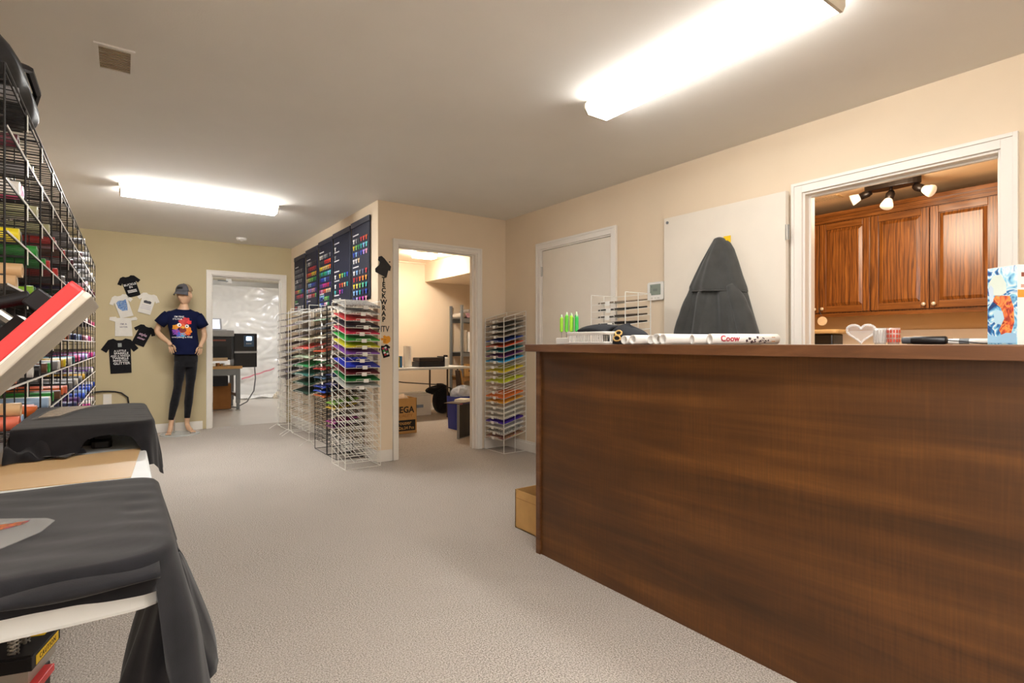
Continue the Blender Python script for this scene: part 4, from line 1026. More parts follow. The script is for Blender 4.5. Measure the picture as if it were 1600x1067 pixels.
# leggings
b = B()
def hipf(u, v):
    z = .80 + .19 * v; a = 2 * pi * u; w_ = .112 + .012 * sin(pi * v)
    return Vector((.060 + w_ * cos(a), .082 * sin(a) + .002, z))
b.grid(hipf, 28, 8, closed_u=True)
for pts, rr in (([(.003, 0, .87), (-.005, -.004, .78), (-.018, -.012, .65), (-.030, -.015, .53), (-.046, .0, .44), (-.061, .012, .36), (-.08, .006, .26), (-.092, .002, .175)], [.064, .062, .053, .046, .045, .046, .037, .031]),
                ([(.117, 0, .87), (.113, .004, .78), (.107, .008, .65), (.100, .010, .55), (.094, .03, .45), (.088, .05, .37), (.081, .053, .27), (.075, .055, .18)], [.064, .062, .053, .046, .045, .046, .037, .031])):
    b.tube(pts, rr, 20)
b.obj('leggings', BLACKF, mq, smooth=True)
# cap
CAPG = mat('cap_grey', '#5a5a60', .9, var=.1, scale=40); CAPT = mat('cap_tan_mesh', '#a58d6e', .9, var=.12, scale=60)
def crown(u0, u1):
    def f(u, v):
        a = u0 + (u1 - u0) * u; p = v * pi / 2
        return HM @ Vector((.083 * cos(p) ** .8 * sin(a), -.104 * cos(p) ** .8 * cos(a), .045 + .088 * sin(p)))
    return f
B().grid(crown(-1.15, 1.15), 16, 10).obj('cap_front', CAPG, mq, smooth=True, solid=.003)
B().grid(crown(1.15, 2 * pi - 1.15), 24, 10).obj('cap_back', CAPT, mq, smooth=True, solid=.003)
def brim(u, v):
    a = -1.05 + 2.1 * u; r = 1 + .72 * v * cos(a * 1.2) ** .6
    return HM @ Vector((.083 * sin(a) * (1 + .12 * v), -.104 * cos(a) * r, .048 - .030 * v - .025 * (a / 1.05) ** 2 * v))
B().grid(brim, 18, 6).obj('cap_brim', CAPG, mq, smooth=True, solid=.004)
def patch(u, v):
    a = -.42 + .84 * u; p = .30 + .34 * v
    return HM @ Vector((.0850 * cos(p) ** .8 * sin(a), -.1068 * cos(p) ** .8 * cos(a), .045 + .0895 * sin(p)))
B().grid(patch, 8, 4).obj('cap_patch', INK, mq, smooth=True)
B().lathe([(0, -.002), (.006, 0), (.005, .004), (0, .005)], 10, HM @ T(0, 0, .134)).obj('cap_button', CAPG, mq)
B().lathe([(0, 0), (.205, 0), (.205, .010), (.200, .014), (0, .014)], 40, T(-.005, -.03, 0)).obj('base_plate', mat('glass_base', '#c9ccca', .12, var=.02, metal=.3), mq)
B().tube([(-.06, .012, .014), (-.06, .012, .36)], .008, 10).obj('support_rod', STEEL, mq)

# ------------------------------------------------------------------ thermostat, hoodie
t = thing('thermostat', 'white wall thermostat with a grey screen beside the open door', 'thermostat', (XR, 2.694, 1.480))
B().rbox(-.078, .078, -.070, .070, 0, .022, .018, 4, FACE_W).obj('case', PLASTW, t, bevel=.004)
B().box(-.050, .050, -.030, .052, .022, .0235, FACE_W).obj('screen', mat('lcd_green_grey', '#7f8a7c', .2, var=.03), t)
b = B(); b.box(-.02, .02, -.002, .018, .0235, .0238, FACE_W).box(-.04, -.028, .03, .04, .0235, .0238, FACE_W); b.obj('digits', mat('lcd_dark', '#5d685c', .3), t)
for k in (-.03, 0, .03): B().box(k - .009, k + .009, -.058, -.048, .022, .0245, FACE_W).obj('button', mat('button_grey', '#cfccc4', .4), t)

hd = thing('hooded_jacket', 'charcoal hooded jacket hanging on the open white door', 'jacket', (DX, 2.10, 1.75))
def interp(tab, z):
    if z >= tab[0][0]: return tab[0][1:]
    for i in range(len(tab) - 1):
        if z >= tab[i + 1][0]:
            q = (tab[i][0] - z) / (tab[i][0] - tab[i + 1][0]); return [a * (1 - q) + c * q for a, c in zip(tab[i][1:], tab[i + 1][1:])]
    return tab[-1][1:]
bodyt = [(1.60, 2.105, .10, .06), (1.50, 2.115, .165, .095), (1.40, 2.12, .205, .11), (1.28, 2.12, .240, .115), (1.15, 2.12, .280, .115), (1.0, 2.12, .30, .11), (.86, 2.12, .31, .10)]
hoodt = [(1.788, 2.118, .010, .012), (1.780, 2.116, .030, .035), (1.745, 2.100, .062, .060), (1.70, 2.098, .088, .080), (1.62, 2.105, .125, .105), (1.53, 2.115, .165, .118), (1.46, 2.12, .198, .122), (1.425, 2.118, .205, .120)]
def garm(tab, ztop, zbot, amp, fq, sd):
    def f(u, v):
        z = ztop + (zbot - ztop) * v
        c, w_, d_ = interp(tab, z)
        a = pi * u
        fold = amp * (sin(fq * a + sd + z * 3) + .5 * sin(fq * 2.3 * a + sd * 2 - z * 5)) * sin(a) * min(1, 2.2 * v + .1)
        return Vector((DX - .003 - d_ * sin(a) ** .75 - fold, c + w_ * cos(a) , z + .035 * (u - .5) * (1 if zbot > 1.4 else 0) * v * -1))
    return f
B().grid(garm(bodyt, 1.60, .86, .019, 7, 1.0), 72, 44).obj('body', CHARF, hd, smooth=True, world=True, solid=.004)
B().grid(garm(hoodt, 1.788, 1.43, .012, 5, 2.2), 56, 36).obj('hood', CHARF, hd, smooth=True, world=True, solid=.005)
c0 = garm(hoodt, 1.788, 1.43, .012, 5, 2.2)
B().tube([c0(k / 40, 1) + Vector((-.003, 0, -.002)) for k in range(1, 40)], .0045, 6).obj('hood_seam', CHARF, hd, smooth=True, world=True)
for pts, rr, nm in (([(DX - .075, 1.99, 1.455), (DX - .075, 1.945, 1.36), (DX - .07, 1.895, 1.22), (DX - .07, 1.855, 1.06), (DX - .07, 1.84, .92)], [.03, .050, .060, .062, .058], 'right'),
                    ([(DX - .055, 2.27, 1.46), (DX - .06, 2.315, 1.34), (DX - .06, 2.365, 1.20), (DX - .06, 2.40, 1.06), (DX - .06, 2.40, .93)], [.03, .046, .052, .052, .045], 'left')):
    P_ = [Vector(p) for p in pts]; fine = []; fr = []
    for i in range(len(P_) - 1):
        for q in range(6):
            fine.append(P_[i].lerp(P_[i + 1], q / 6)); fr.append((rr[i] * (1 - q / 6) + rr[i + 1] * q / 6) * (1 + .02 * sin(i * 6 + q * 1.7)))
    B().tube(fine, fr, 16).obj('sleeve', CHARF, hd, smooth=True, world=True)
    B().tube([fine[-1], fine[-1] - Vector((0, 0, .06))], [fr[-1], fr[-1] * .8], 16).obj('cuff', CHARF, hd, smooth=True, world=True)
tag(B().box(DX - .006, DX - .0005, 2.035, 2.085, 1.745, 1.790).box(DX - .022, DX - .006, 2.052, 2.068, 1.752, 1.766).obj('sticky_hook', mat('hook_yellow', '#f2c818', .5)), 'yellow adhesive hook behind the hooded jacket on the door', 'hook')

# ------------------------------------------------------------------ things on the reception counter
CT = 1.0775
t = thing('pen_stand', 'white block stand at the left end of the counter', 'stand', (1.95, 2.185, CT))
B().rbox(-.05, .05, -.085, .05, 0, .034, .006, 3).obj('block', PLASTW, t, bevel=.003)
NEONS = [('#7be04a', 'lime'), ('#3fd05a', 'green'), ('#a9e83a', 'yellow-green'), ('#2fc46a', 'emerald')]
for i, (x, y, c) in enumerate(((1.93, 2.222, 2), (1.95, 2.205, 1), (1.935, 2.185, 0), (1.955, 2.165, 1), (1.935, 2.150, 2), (1.955, 2.130, 3), (1.94, 2.112, 1))):
    hx_, nm = NEONS[c]
    zz = .006 * (i % 3)
    p = thing('weeding_pen', '%s neon pen, %s from the left in the white block stand' % (nm, ORD[i]), 'pen', (x, y, CT + .035), 0, 'neon pens in the white stand')
    B().lathe([(.0015, 0), (.0015, .022), (.003, .03)], 8, T(0, 0, .0)).obj('tip', STEEL, p)
    B().lathe([(.003, .03), (.0095, .036), (.0095, .105 + zz), (.004, .112 + zz)], 10).obj('barrel', mat('neon_' + nm.replace('-', '_'), hx_, .3, var=.02), p, smooth=False)
    B().lathe([(.0045, .112 + zz), (.004, .124 + zz), (0, .126 + zz)], 10).obj('end_cap', mat('pale_cap', '#d8f0c8', .35), p)
t = thing('plastic_basket', 'small white slatted plastic basket under the black cap', 'basket', (1.94, 1.935, CT))
M9 = Matrix.Identity(4)
b = B(); b.rbox(-.09, .09, -.125, .15, 0, .004, .02, 4); b.obj('bottom', PLASTW, t)
b = B()
def ringp(z, sc):
    out = []
    for cx, cy, a0 in ((.07, .13, 0), (-.07, .13, 90), (-.07, -.105, 180), (.07, -.105, 270)):
        for i in range(5):
            a = radians(a0 + 22.5 * i); out.append(Vector((cx * sc + .02 * cos(a), cy * sc + .02 * sin(a), z)))
    return out + [out[0]]
ra, rb_, rc = ringp(.002, 1), ringp(.012, 1.01), ringp(.058, 1.05)
b.tube(ringp(.008, 1.0), .005, 6); b.tube(ringp(.056, 1.05), .005, 6); b.tube(ringp(.050, 1.045), .004, 6)
b.obj('rim', PLASTW, t)
sm = []
slat_me = B().box(-.0045, .0045, -.0015, .0015, .006, .054).mesh('slat', PLASTW)
for k in range(16):
    inst('slat', slat_me, t, (-.092, -.10 + k * .0155, 0), (0, 0, pi / 2)); inst('slat', slat_me, t, (.092, -.10 + k * .0155, 0), (0, 0, pi / 2))
for k in range(9):
    inst('slat', slat_me, t, (-.064 + k * .016, -.128, 0)); inst('slat', slat_me, t, (-.064 + k * .016, .153, 0))
# black cap resting on the basket
cp = thing('baseball_cap', 'black baseball cap with a gold emblem lying on the plastic basket', 'cap', (1.97, 1.80, CT + .022))
CB = mat('black_twill', '#24262b', .85, var=.1, scale=30, bump=.1, bscale=300)
def cc(u, v):
    a = 2 * pi * u; p = v * pi / 2
    return Vector((.085 * cos(p) ** .9 * cos(a), .118 * cos(p) ** .9 * sin(a) - .03, -.022 + .088 * sin(p) + .012 * sin(a)))
B().grid(cc, 36, 12, closed_u=True).obj('crown', CB, cp, smooth=True, solid=.003)
def cb(u, v):
    e = sqrt(max(0, 1 - v ** 4))
    return Vector(((u - .5) * .17 * (.35 + .65 * e), .055 + .235 * v, .062 + .012 * sin(pi * v) - .03 * (2 * u - 1) ** 2 * (1 - .4 * v) - .004 * v))
B().grid(cb, 16, 14).obj('brim', CB, cp, smooth=True, solid=.016)
em_ = B()
for (a0, p0) in ((pi - .05, .62), (pi - .05, .30)):
    em_.tube([cc((a0 + .20 * cos(k * pi / 7)) / (2 * pi), (p0 + .15 * sin(k * pi / 7)) / (pi / 2) * 1.0) + Vector((-.004, 0, .002)) for k in range(15)], .0042, 6)
o = em_.obj('emblem', mat('gold_thread', '#d9b26a', .5, var=.1, scale=60), cp, smooth=True); o['kind'] = 'stuff'

# white paper tubes pointing across the counter
def ptube(label, y, x0, L_, r, ang, m=PAPER, name='paper_tube'):
    t = thing(name, label, 'tube', (x0, y, CT + r + .0008), ang, 'rolled tubes on the counter')
    Mx = Matrix.Rotation(pi / 2, 4, 'Y')
    o = B().lathe([(r - .004, .03), (r - .004, 0), (r, 0), (r, L_), (r - .004, L_), (r - .004, L_ - .03)], 24, Mx).obj('tube_wall', m, t, smooth=False)
    for p in o.data.polygons: p.use_smooth = abs(p.normal.x) < .5
    B().lathe([(0, .03), (r - .004, .03)], 24, Mx).obj('inner_roll', mat('tube_inside', '#d9c8ae', .8), t)
    return t
ptube('white paper tube nearest the basket, first from the left', 1.652, 1.80, .40, .019, .02)
ptube('white paper tube, second from the left, next to the basket-side tube', 1.594, 1.79, .42, .020, -.02)
ptube('white paper tube, third from the left of the row', 1.527, 1.83, .40, .019, .03)
ptube('white paper tube with a brown core, fourth from the left', 1.473, 1.80, .45, .022, .05)
ptube('long white paper tube, fifth from the left, beside the printed one', 1.424, 1.78, .52, .021, -.16)
ptube('white paper tube at the left end of the printed tube', 1.300, 1.80, .20, .019, -.45)
pt = ptube('white wrapped tube with red lettering and dark pictures on the counter', 1.235, 1.82, .30, .020, -.38, name='printed_tube')
PR = mat('wrapper_red', '#b8263f', .5, var=.12, scale=30)
def onround(o, r, off):
    for v in o.data.vertices:
        a = v.co.z / r; rr_ = r + off - v.co.y * .6; v.co.y = -rr_ * cos(a); v.co.z = rr_ * sin(a)
    return o
onround(text('lettering', 'Coow', .030, PR, pt, T(.075, 0, .001) @ FACE_S, ext=.0004, bold=.0008, xs=1.1), .020, .0016)
b = B()
rr = random.Random(3)
for k in range(9):
    x = .15 + .012 * k; z = rr.uniform(-.012, .010); q = rr.uniform(.003, .007)
    b.box(x - q, x + q, -.0005, .0002, z - q * .8, z + q * .8, T(x, 0, z) @ Matrix.Rotation(rr.uniform(0, 3), 4, 'Y') @ T(-x, 0, -z))
o = b.obj('picture_print', mat('wrapper_dark', '#4a3a40', .5), pt); onround(o, .020, .0006); o['kind'] = 'stuff'
b = B().box(.262, .278, -.0005, .0002, -.010, .008); onround(b.obj('orange_print', mat('wrapper_orange', '#cf8d4c', .5), pt), .020, .0006)

# glassware
def clear(name, hexc, alpha, rough=.05): return mat(name, hexc, rough, var=0, alpha=alpha, spec=.9)
CLR = clear('clear_plastic', '#f2ece4', .14)
t = thing('clear_cup', 'clear heart shaped plastic dish standing on the counter', 'dish', (2.2, .862, CT))
hp = []
for k in range(36):
    a = 2 * pi * k / 36; hp.append((.0028 * 16 * sin(a) ** 3, .0026 * (13 * cos(a) - 5 * cos(2 * a) - 2 * cos(3 * a) - cos(4 * a)) + .030))
Mh = Matrix.Rotation(-radians(70), 4, 'Z') @ Matrix.Rotation(pi / 2, 4, 'X') @ Matrix.Diagonal((1, .9, 1, 1))
mz = min(p[1] for p in hp) * .9
b = B(); b.tube([Mh @ Vector((p[0], p[1], 0)) - Vector((0, 0, mz - .004)) for p in hp + [hp[0]]], .004, 6); b.obj('rim', clear('clear_rim', '#ffffff', .4), t, smooth=True)
b = B(); b.prism(hp, -.02, -.017, T(0, 0, -mz + .004) @ Mh); b.obj('bowl', CLR, t)
for i, (lab, y, x, hx_, al) in enumerate((('clear tumbler with pale stripes beside the heart shaped dish', .800, 2.2, '#f2efe9', .42), ('clear tumbler with red lettering at the right of the pair', .762, 2.21, '#e6c3b8', .5))):
    t = thing('tumbler', lab, 'tumbler', (x, y, CT))
    B().lathe([(0, .0), (.017, 0), (.020, .058), (.0185, .058), (.0155, .004), (0, .004)], 20).obj('glass', clear('tumbler_%d' % i, hx_, al), t, smooth=True)
    b = B()
    for k in range(7):
        a = k * .45 + 2.2
        for q in range(3 if i else 1):
            z0 = .008 + q * .016 if i else .006
            b.box(-.0208, -.0202, -.003, .003, z0, z0 + (.011 if i else .045), Matrix.Rotation(a - pi, 4, 'Z'))
    o = b.obj('print', mat('tumbler_red', '#c2452e', .5) if i else mat('tumbler_grey', '#b9b2ab', .4), t); o['kind'] = 'stuff'
# pair of hand tools on the counter
t = thing('handheld_tool', 'black handheld tool with a grey tip and thin cable on the counter', 'tool', (2.0, .585, CT + .013))
Mx = Matrix.Rotation(radians(57), 4, 'Z') @ Matrix.Rotation(-pi / 2, 4, 'X')
Mx = Matrix.Rotation(pi / 2, 4, 'X')
B().lathe([(0, -.062), (.010, -.060), (.0125, -.050), (.0125, .030), (.010, .034)], 16, Mx).obj('handle', mat('black_plastic', '#151517', .3), t, smooth=True)
B().lathe([(.010, -.080), (.011, -.078), (.011, -.034), (.009, -.030)], 16, Mx @ T(0, 0, 0)).obj('grey_tip', mat('dark_grey_plastic', '#55565a', .4), t, smooth=True).location = (0, .0, 0)
B().tube([(0, -.034, 0), (.02, -.07, -.004), (.03, -.11, -.010), (.05, -.17, -.011), (.05, -.25, -.0115)], .0015, 6).obj('cord', BLACKM, t)
t = thing('marker_pen', 'white pen with a grey band lying behind the black tool', 'pen', (2.13, .515, CT + .010))
B().lathe([(0, -.075), (.007, -.073), (.009, -.06), (.009, .06), (.006, .066), (0, .068)], 14, Mx @ Matrix.Rotation(0, 4, 'Z')).obj('barrel', PLASTW, t, smooth=True)
B().lathe([(.0093, .01), (.0093, .035)], 14, Mx @ T(0, 0, -.05)).obj('band', GREYM, t)
t = thing('wood_block', 'thin tan wooden block lying behind the black tool', 'block', (2.22, .66, CT))
B().rbox(-.02, .02, -.06, .06, 0, .022, .003, 2).obj('block', mat('tan_wood', '#b48a58', .6, var=.1, scale=4, stretch=(8, 1, 8)), t, bevel=.002)

# printed gift box at the right edge
E0 = Vector((1.909, .376, CT)); dl = Vector((.54, .84, 0)).normalized(); dr = Vector((.84, -.54, 0)).normalized()
BM = T(*E0) @ Matrix((dr, dl, Vector((0, 0, 1)))).transposed().to_4x4()
t = thing('gift_box', 'tall white box with a blue winter picture on its side at the counter end', 'box', tuple(E0))
B().box(0, .09, 0, .085, 0, .211, BM).obj('carton', mat('white_carton', '#eeeae2', .45, var=.02), t, world=True)
WIN = swirl_mat('winter_picture', ['#0f2f6a', '#1c6fb4', '#8fd0e8', '#e6f0f0', '#2b86c4', '#123a7a'], 16, .35, 2.5)
B().box(-.0008, 0, .001, .084, .001, .210, BM).obj('picture_panel', WIN, t, world=True)
WAR = swirl_mat('warm_picture', ['#7a1f1a', '#d8502a', '#f2a04a', '#c23a2a', '#5a2016'], 20, .35, 2.0)
def pan(pts, m, off, nm):   # polygon on the left face: (y, z)
    b = B(); b.prism(pts, 0, .0006, BM @ T(-off, 0, 0) @ Matrix(((0, 0, -1, 0), (1, 0, 0, 0), (0, 1, 0, 0), (0, 0, 0, 1))))
    return b.obj(nm, m, t, world=True)
pan([(.02, .02), (.008, .06), (.01, .10), (.02, .13), (.06, .135), (.07, .12), (.045, .1), (.035, .07), (.05, .04), (.04, .02)], WAR, .0009, 'warm_shape')
pan([(.08, .17), (.066, .19), (.045, .19), (.03, .165), (.03, .14), (.05, .13), (.075, .14)], mat('pale_moon', '#dfe9dc', .4), .0009, 'pale_disc')
pan([(.065, .085), (.055, .095), (.04, .09), (.035, .07), (.045, .055), (.062, .058)], mat('ice_blue', '#b9dcec', .4), .0011, 'ice_shape')
pan([(.08, .15), (.074, .165), (.066, .155), (.066, .12), (.076, .11)], mat('sky_white', '#cfe0ee', .4), .0011, 'light_shape')
pan([(.002, .004), (.002, .03), (.03, .032), (.055, .022), (.083, .028), (.083, .004)], mat('snow_blue', '#9cc8e4', .4), .0012, 'snow_band')
b = B()
for (x, z, r_, c) in ((.018, .185, .008, '#8a4a3a'), (.03, .17, .007, '#a06a5a'), (.015, .155, .006, '#c89a8a'), (.04, .19, .006, '#b06a4a')):
    b.box(x - r_, x + r_, -.0006, 0, z - r_ * .7, z + r_ * .7, BM, col=C(c))
b.box(.0, .05, -.0006, 0, .125, .145, BM, col=C('#ef9a3a'))
o = b.obj('front_print', attr_mat('print_colours'), t, world=True); o['kind'] = 'stuff'

# cardboard box behind the counter's far end
t = thing('cardboard_box', 'open cardboard box on the carpet at the counter corner', 'box', (1.99, 2.40, 0))
b = B()
for (x0, x1, y0, y1) in ((-.118, -.112, -.17, .17), (.20, .206, -.17, .17), (-.118, .206, -.17, -.164), (-.118, .206, .164, .17)): b.box(x0, x1, y0, y1, 0, .225)
b.box(-.118, .206, -.17, .17, 0, .006); b.obj('carton', CARD, t)
B().box(-.119, -.1182, -.171, .171, .176, .1775).obj('fold_line', CARDD, t)
b = B().grid(lambda u, v: Vector((.05 + .10 * cos(2 * pi * u) * sin(pi * v) , -.02 + .10 * sin(2 * pi * u) * sin(pi * v), .19 + .085 * -cos(pi * v))), 20, 12, closed_u=True)
tag(b.obj('packing_bag', mat('white_film', '#e6e3de', .3, var=.05), None, smooth=True), 'white plastic bag bulging from the open cardboard box', 'bag').location = (1.99, 2.40, 0)

# ------------------------------------------------------------------ kitchen seen through the right doorway
KX = 5.20
def cab_unit(label, y0, y1, z0=1.352, z1=2.175):
    t = thing('wall_cabinet', label, 'cabinet', (KX + .02, (y0 + y1) / 2, z0), 0, 'oak wall cabinets')
    h = z1 - z0; w = (y1 - y0) / 2
    B().box(.0, .338, -w, w, 0, h).obj('body', OAK, t)
    for s in (-1, 1):
        a0, a1 = (.003, w - .003) if s > 0 else (-w + .003, -.003)
        d = B()
        d.box(-.020, -.001, a0, a0 + .055, .012, h - .006).box(-.020, -.001, a1 - .055, a1, .012, h - .006)
        do = d.obj('door', OAK, t, bevel=.002)
        B().box(-.020, -.001, a0 + .0552, a1 - .0552, .012, .067).obj('rail', OAKD, do, bevel=.002); B().box(-.020, -.001, a0 + .0552, a1 - .0552, h - .061, h - .006).obj('rail', OAKD, do, bevel=.002)
        p = B()
        yi0, yi1, zi0, zi1 = a0 + .056, a1 - .056, .068, h - .062
        p.box(-.008, -.002, yi0, yi1, zi0, zi1)
        q = .030
        vs = [(-.008, yi0 + .004, zi0 + .004), (-.008, yi1 - .004, zi0 + .004), (-.008, yi1 - .004, zi1 - .004), (-.008, yi0 + .004, zi1 - .004), (-.017, yi0 + q, zi0 + q), (-.017, yi1 - q, zi0 + q), (-.017, yi1 - q, zi1 - q), (-.017, yi0 + q, zi1 - q)]
        p.add(vs, [(0, 1, 5, 4), (1, 2, 6, 5), (2, 3, 7, 6), (3, 0, 4, 7), (4, 5, 6, 7)])
        p.obj('panel', OAK, do)
        ky = a0 + .03 if s > 0 else a1 - .03
        B().lathe([(.006, 0), (.006, .012), (.014, .016), (.016, .024), (.010, .030), (0, .031)], 14, T(-.020, ky, .045) @ Matrix.Rotation(-pi / 2, 4, 'Y')).obj('knob', mat('pale_knob', '#d9cdb8', .3, metal=.3), do, smooth=True)
    return t
cab_unit('oak wall cabinet left of the centre joint, seen through the kitchen doorway', 1.968, 2.80)
cab_unit('oak wall cabinet right of the centre joint, seen through the kitchen doorway', 1.130, 1.962)
b = B()
for (x, z0, z1) in ((KX - .005, 2.175, 2.20), (KX - .022, 2.20, 2.225), (KX - .045, 2.225, 2.255)): b.box(x, KX + .36, .9, 2.82, z0, z1)
struct(b.obj('trim_6', OAKD))
struct(B().box(KX - .004, KX + .03, 1.13, 2.80, 1.322, 1.351).obj('trim_7', OAKD))
struct(B().box(5.545, 5.56, .3, 3.4, .94, 1.20).obj('trim_8', mat('backsplash', '#efe2cf', .35, var=.03)))
t = thing('kitchen_counter', 'kitchen base cabinet with pale worktop behind the reception counter', 'cabinet', (5.25, 1.7, 0))
B().box(-.27, .29, -1.2, 1.6, .09, .90).obj('body', OAK, t); B().box(-.22, .29, -1.2, 1.6, 0, .09).obj('plinth', BLACKM, t)
B().box(-.32, .29, -1.22, 1.62, .90, .94).obj('worktop', mat('worktop_cream', '#ded2bd', .35, var=.06, scale=30), t, bevel=.004)
for k in range(6): B().box(-.29, -.271, -1.18 + k * .46, -1.18 + k * .46 + .44, .12, .88).obj('door', OAK, t, bevel=.003)
t = thing('bread_bin', 'black kitchen appliance with a tan lid below the oak cabinets', 'appliance', (4.95, 2.235, .94))
B().prism([(-.10, -.12), (.10, -.12), (.10, .12), (-.10, .12)], 0, .225).obj('body', mat('appliance_black', '#17140f', .25), t, bevel=.012)
B().rbox(-.13, .13, -.165, .14, .225, .262, .04, 5).obj('lid', mat('lid_tan', '#c7a877', .5), t, bevel=.012)
B().box(-.1012, -.1005, .04, .06, .05, .07).obj('badge', PLASTW, t)
t = thing('hanging_tag', 'round pale ornament hanging from a cabinet knob', 'ornament', (KX - .035, 2.342, 1.285))
B().lathe([(0, -.006), (.038, -.006), (.042, -.002), (.042, .004), (.036, .006), (0, .006)], 24, Matrix.Rotation(pi / 2, 4, 'Y')).obj('disc', mat('ornament_cream', '#e6cfae', .5), t)
B().tube([(0, 0, .042), (.0, .02, .08), (.0, .03, .115)], .0025, 5).obj('string', BLACKM, t)
# spotlight bar
t = thing('spot_light', 'black three-head spotlight with frosted shades on the kitchen ceiling', 'light', (4.80, 1.665, H - .055))
b = B(); pts = [(.065 * cos(2 * pi * k / 28), .19 * sin(2 * pi * k / 28)) for k in range(28)]
b.prism(pts, -.06, 0); b.obj('canopy', mat('bronze_black', '#1d1512', .35, metal=.5), t, bevel=.006)
FRO = mat('frosted_shade', '#f4ead8', .5, var=.02, emit=.12, ehex='#ffe6c0')
for i, (dx, dy, dv) in enumerate(((0, .155, Vector((-.35, .85, -.35))), (-.02, .0, Vector((-.55, .05, -.9))), (0, -.155, Vector((-.3, -.85, -.5))))):
    d = dv.normalized()
    p0 = Vector((dx, dy, -.055)); p1 = p0 + Vector((0, 0, (-.006, -.045, -.030)[i]))
    hb = B().tube([p0, p1], .011, 10); hb.tube([p1 - d * .015, p1 + d * .01, p1 + d * .07], [.02, .030, .027], 14)
    ho = hb.obj('lamp_head', MATS['bronze_black'], t, smooth=True)
    B().tube([p1 + d * .068, p1 + d * .085, p1 + d * .11, p1 + d * .13], [.026, .032, .040, .044], 18).obj('lamp_shade', FRO, ho, smooth=True)
def lamp(name, loc, power, colour, r=.08):
    d = bpy.data.lights.new(name, 'POINT'); d.energy = power; d.color = colour; d.shadow_soft_size = r
    o = bpy.data.objects.new(name, d); COL.objects.link(o); o.location = loc
lamp('kitchen_fill', (4.15, 1.55, 2.10), 12, (1.0, .84, .64), .22)  # added point lamp standing in for the spot heads, set away from them
t = thing('ceiling_vent', 'small tan grille in the kitchen ceiling above the cabinets', 'vent', (4.93, 2.21, H - .055))
B().box(-.06, .06, -.13, -.11, -.006, 0).box(-.06, .06, .11, .13, -.006, 0).obj('frame', mat('kitchen_vent', '#c9a878', .6), t)
for i in range(9): inst('slat', sl, t, (0, -.095 + i * .024, -.004))

# ------------------------------------------------------------------ storeroom behind the short wall
t = thing('folding_table', 'white folding table with dark legs in the storeroom', 'table', (3.3, 7.25, 0))
B().rbox(2.3 - 3.3, 4.20 - 3.3, -.36, .36, .712, .745, .03, 4).obj('tabletop', TABLEW, t, bevel=.006)
DL = mat('dark_brown_leg', '#4a3930', .5, metal=.3)
for x in (2.5, 3.85, 4.02):
    for y in (-.28, .28):
        if x == 4.02 and y > 0: continue
        B().tube([(x - 3.3, y, .712), (x - 3.3, y, .004)], .013, 8).obj('leg', DL, t)
B().tube([(2.5 - 3.3, .28, .66), (3.4 - 3.3, .28, .50), (4.0 - 3.3, .28, .44)], .008, 6).obj('brace', DL, t)
def roll_up(label, x, y, z, r, h, m, name='paper_roll', grp=None):
    t = thing(name, label, 'roll', (x, y, z), 0, grp)
    B().lathe([(r, 0), (r, h), (r * .35, h)], 18).obj('roll', m, t, smooth=False)
    B().lathe([(r * .35, h), (r * .35, h - .02), (0, h - .02)], 12).obj('core', mat('core_brown', '#a58a68', .7), t)
    return t
roll_up('tall white roll standing on the storeroom table', 3.25, 7.05, .746, .055, .30, PAPER)
t = thing('colour_bag', 'small yellow and blue package at the left of the storeroom table', 'package', (3.115, 7.08, .746))
B().rbox(-.05, .02, -.04, .04, 0, .15, .01, 3).obj('yellow_part', mat('pack_yellow', '#e2c63a', .5), t, bevel=.01)
B().rbox(.021, .06, -.04, .04, 0, .16, .01, 3).obj('blue_part', mat('pack_blue', '#2d6a9a', .5), t, bevel=.01)
t = thing('black_box_printer', 'flat black device with folded covers on the storeroom table', 'device', (3.60, 7.1, .746))
B().rbox(-.20, .20, -.13, .13, 0, .075, .02, 4).obj('lower_body', BLACKM, t, bevel=.008)
B().rbox(-.19, .19, -.12, .12, .078, .135, .02, 4).obj('upper_body', mat('dark_brown_device', '#2b231f', .5), t, bevel=.01)
B().box(.20, .225, -.1, .1, 0, .15).obj('side_panel', BLACKM, t, bevel=.004)
t = thing('white_canister', 'white canister with a dark cap right of the black device', 'canister', (3.89, 7.1, .746))
B().lathe([(0, 0), (.045, 0), (.045, .12), (.03, .135), (.03, .14)], 18).obj('body', PLASTW, t, smooth=False)
B().lathe([(.032, .138), (.032, .165), (0, .17)], 14).obj('cap', BLACKM, t)
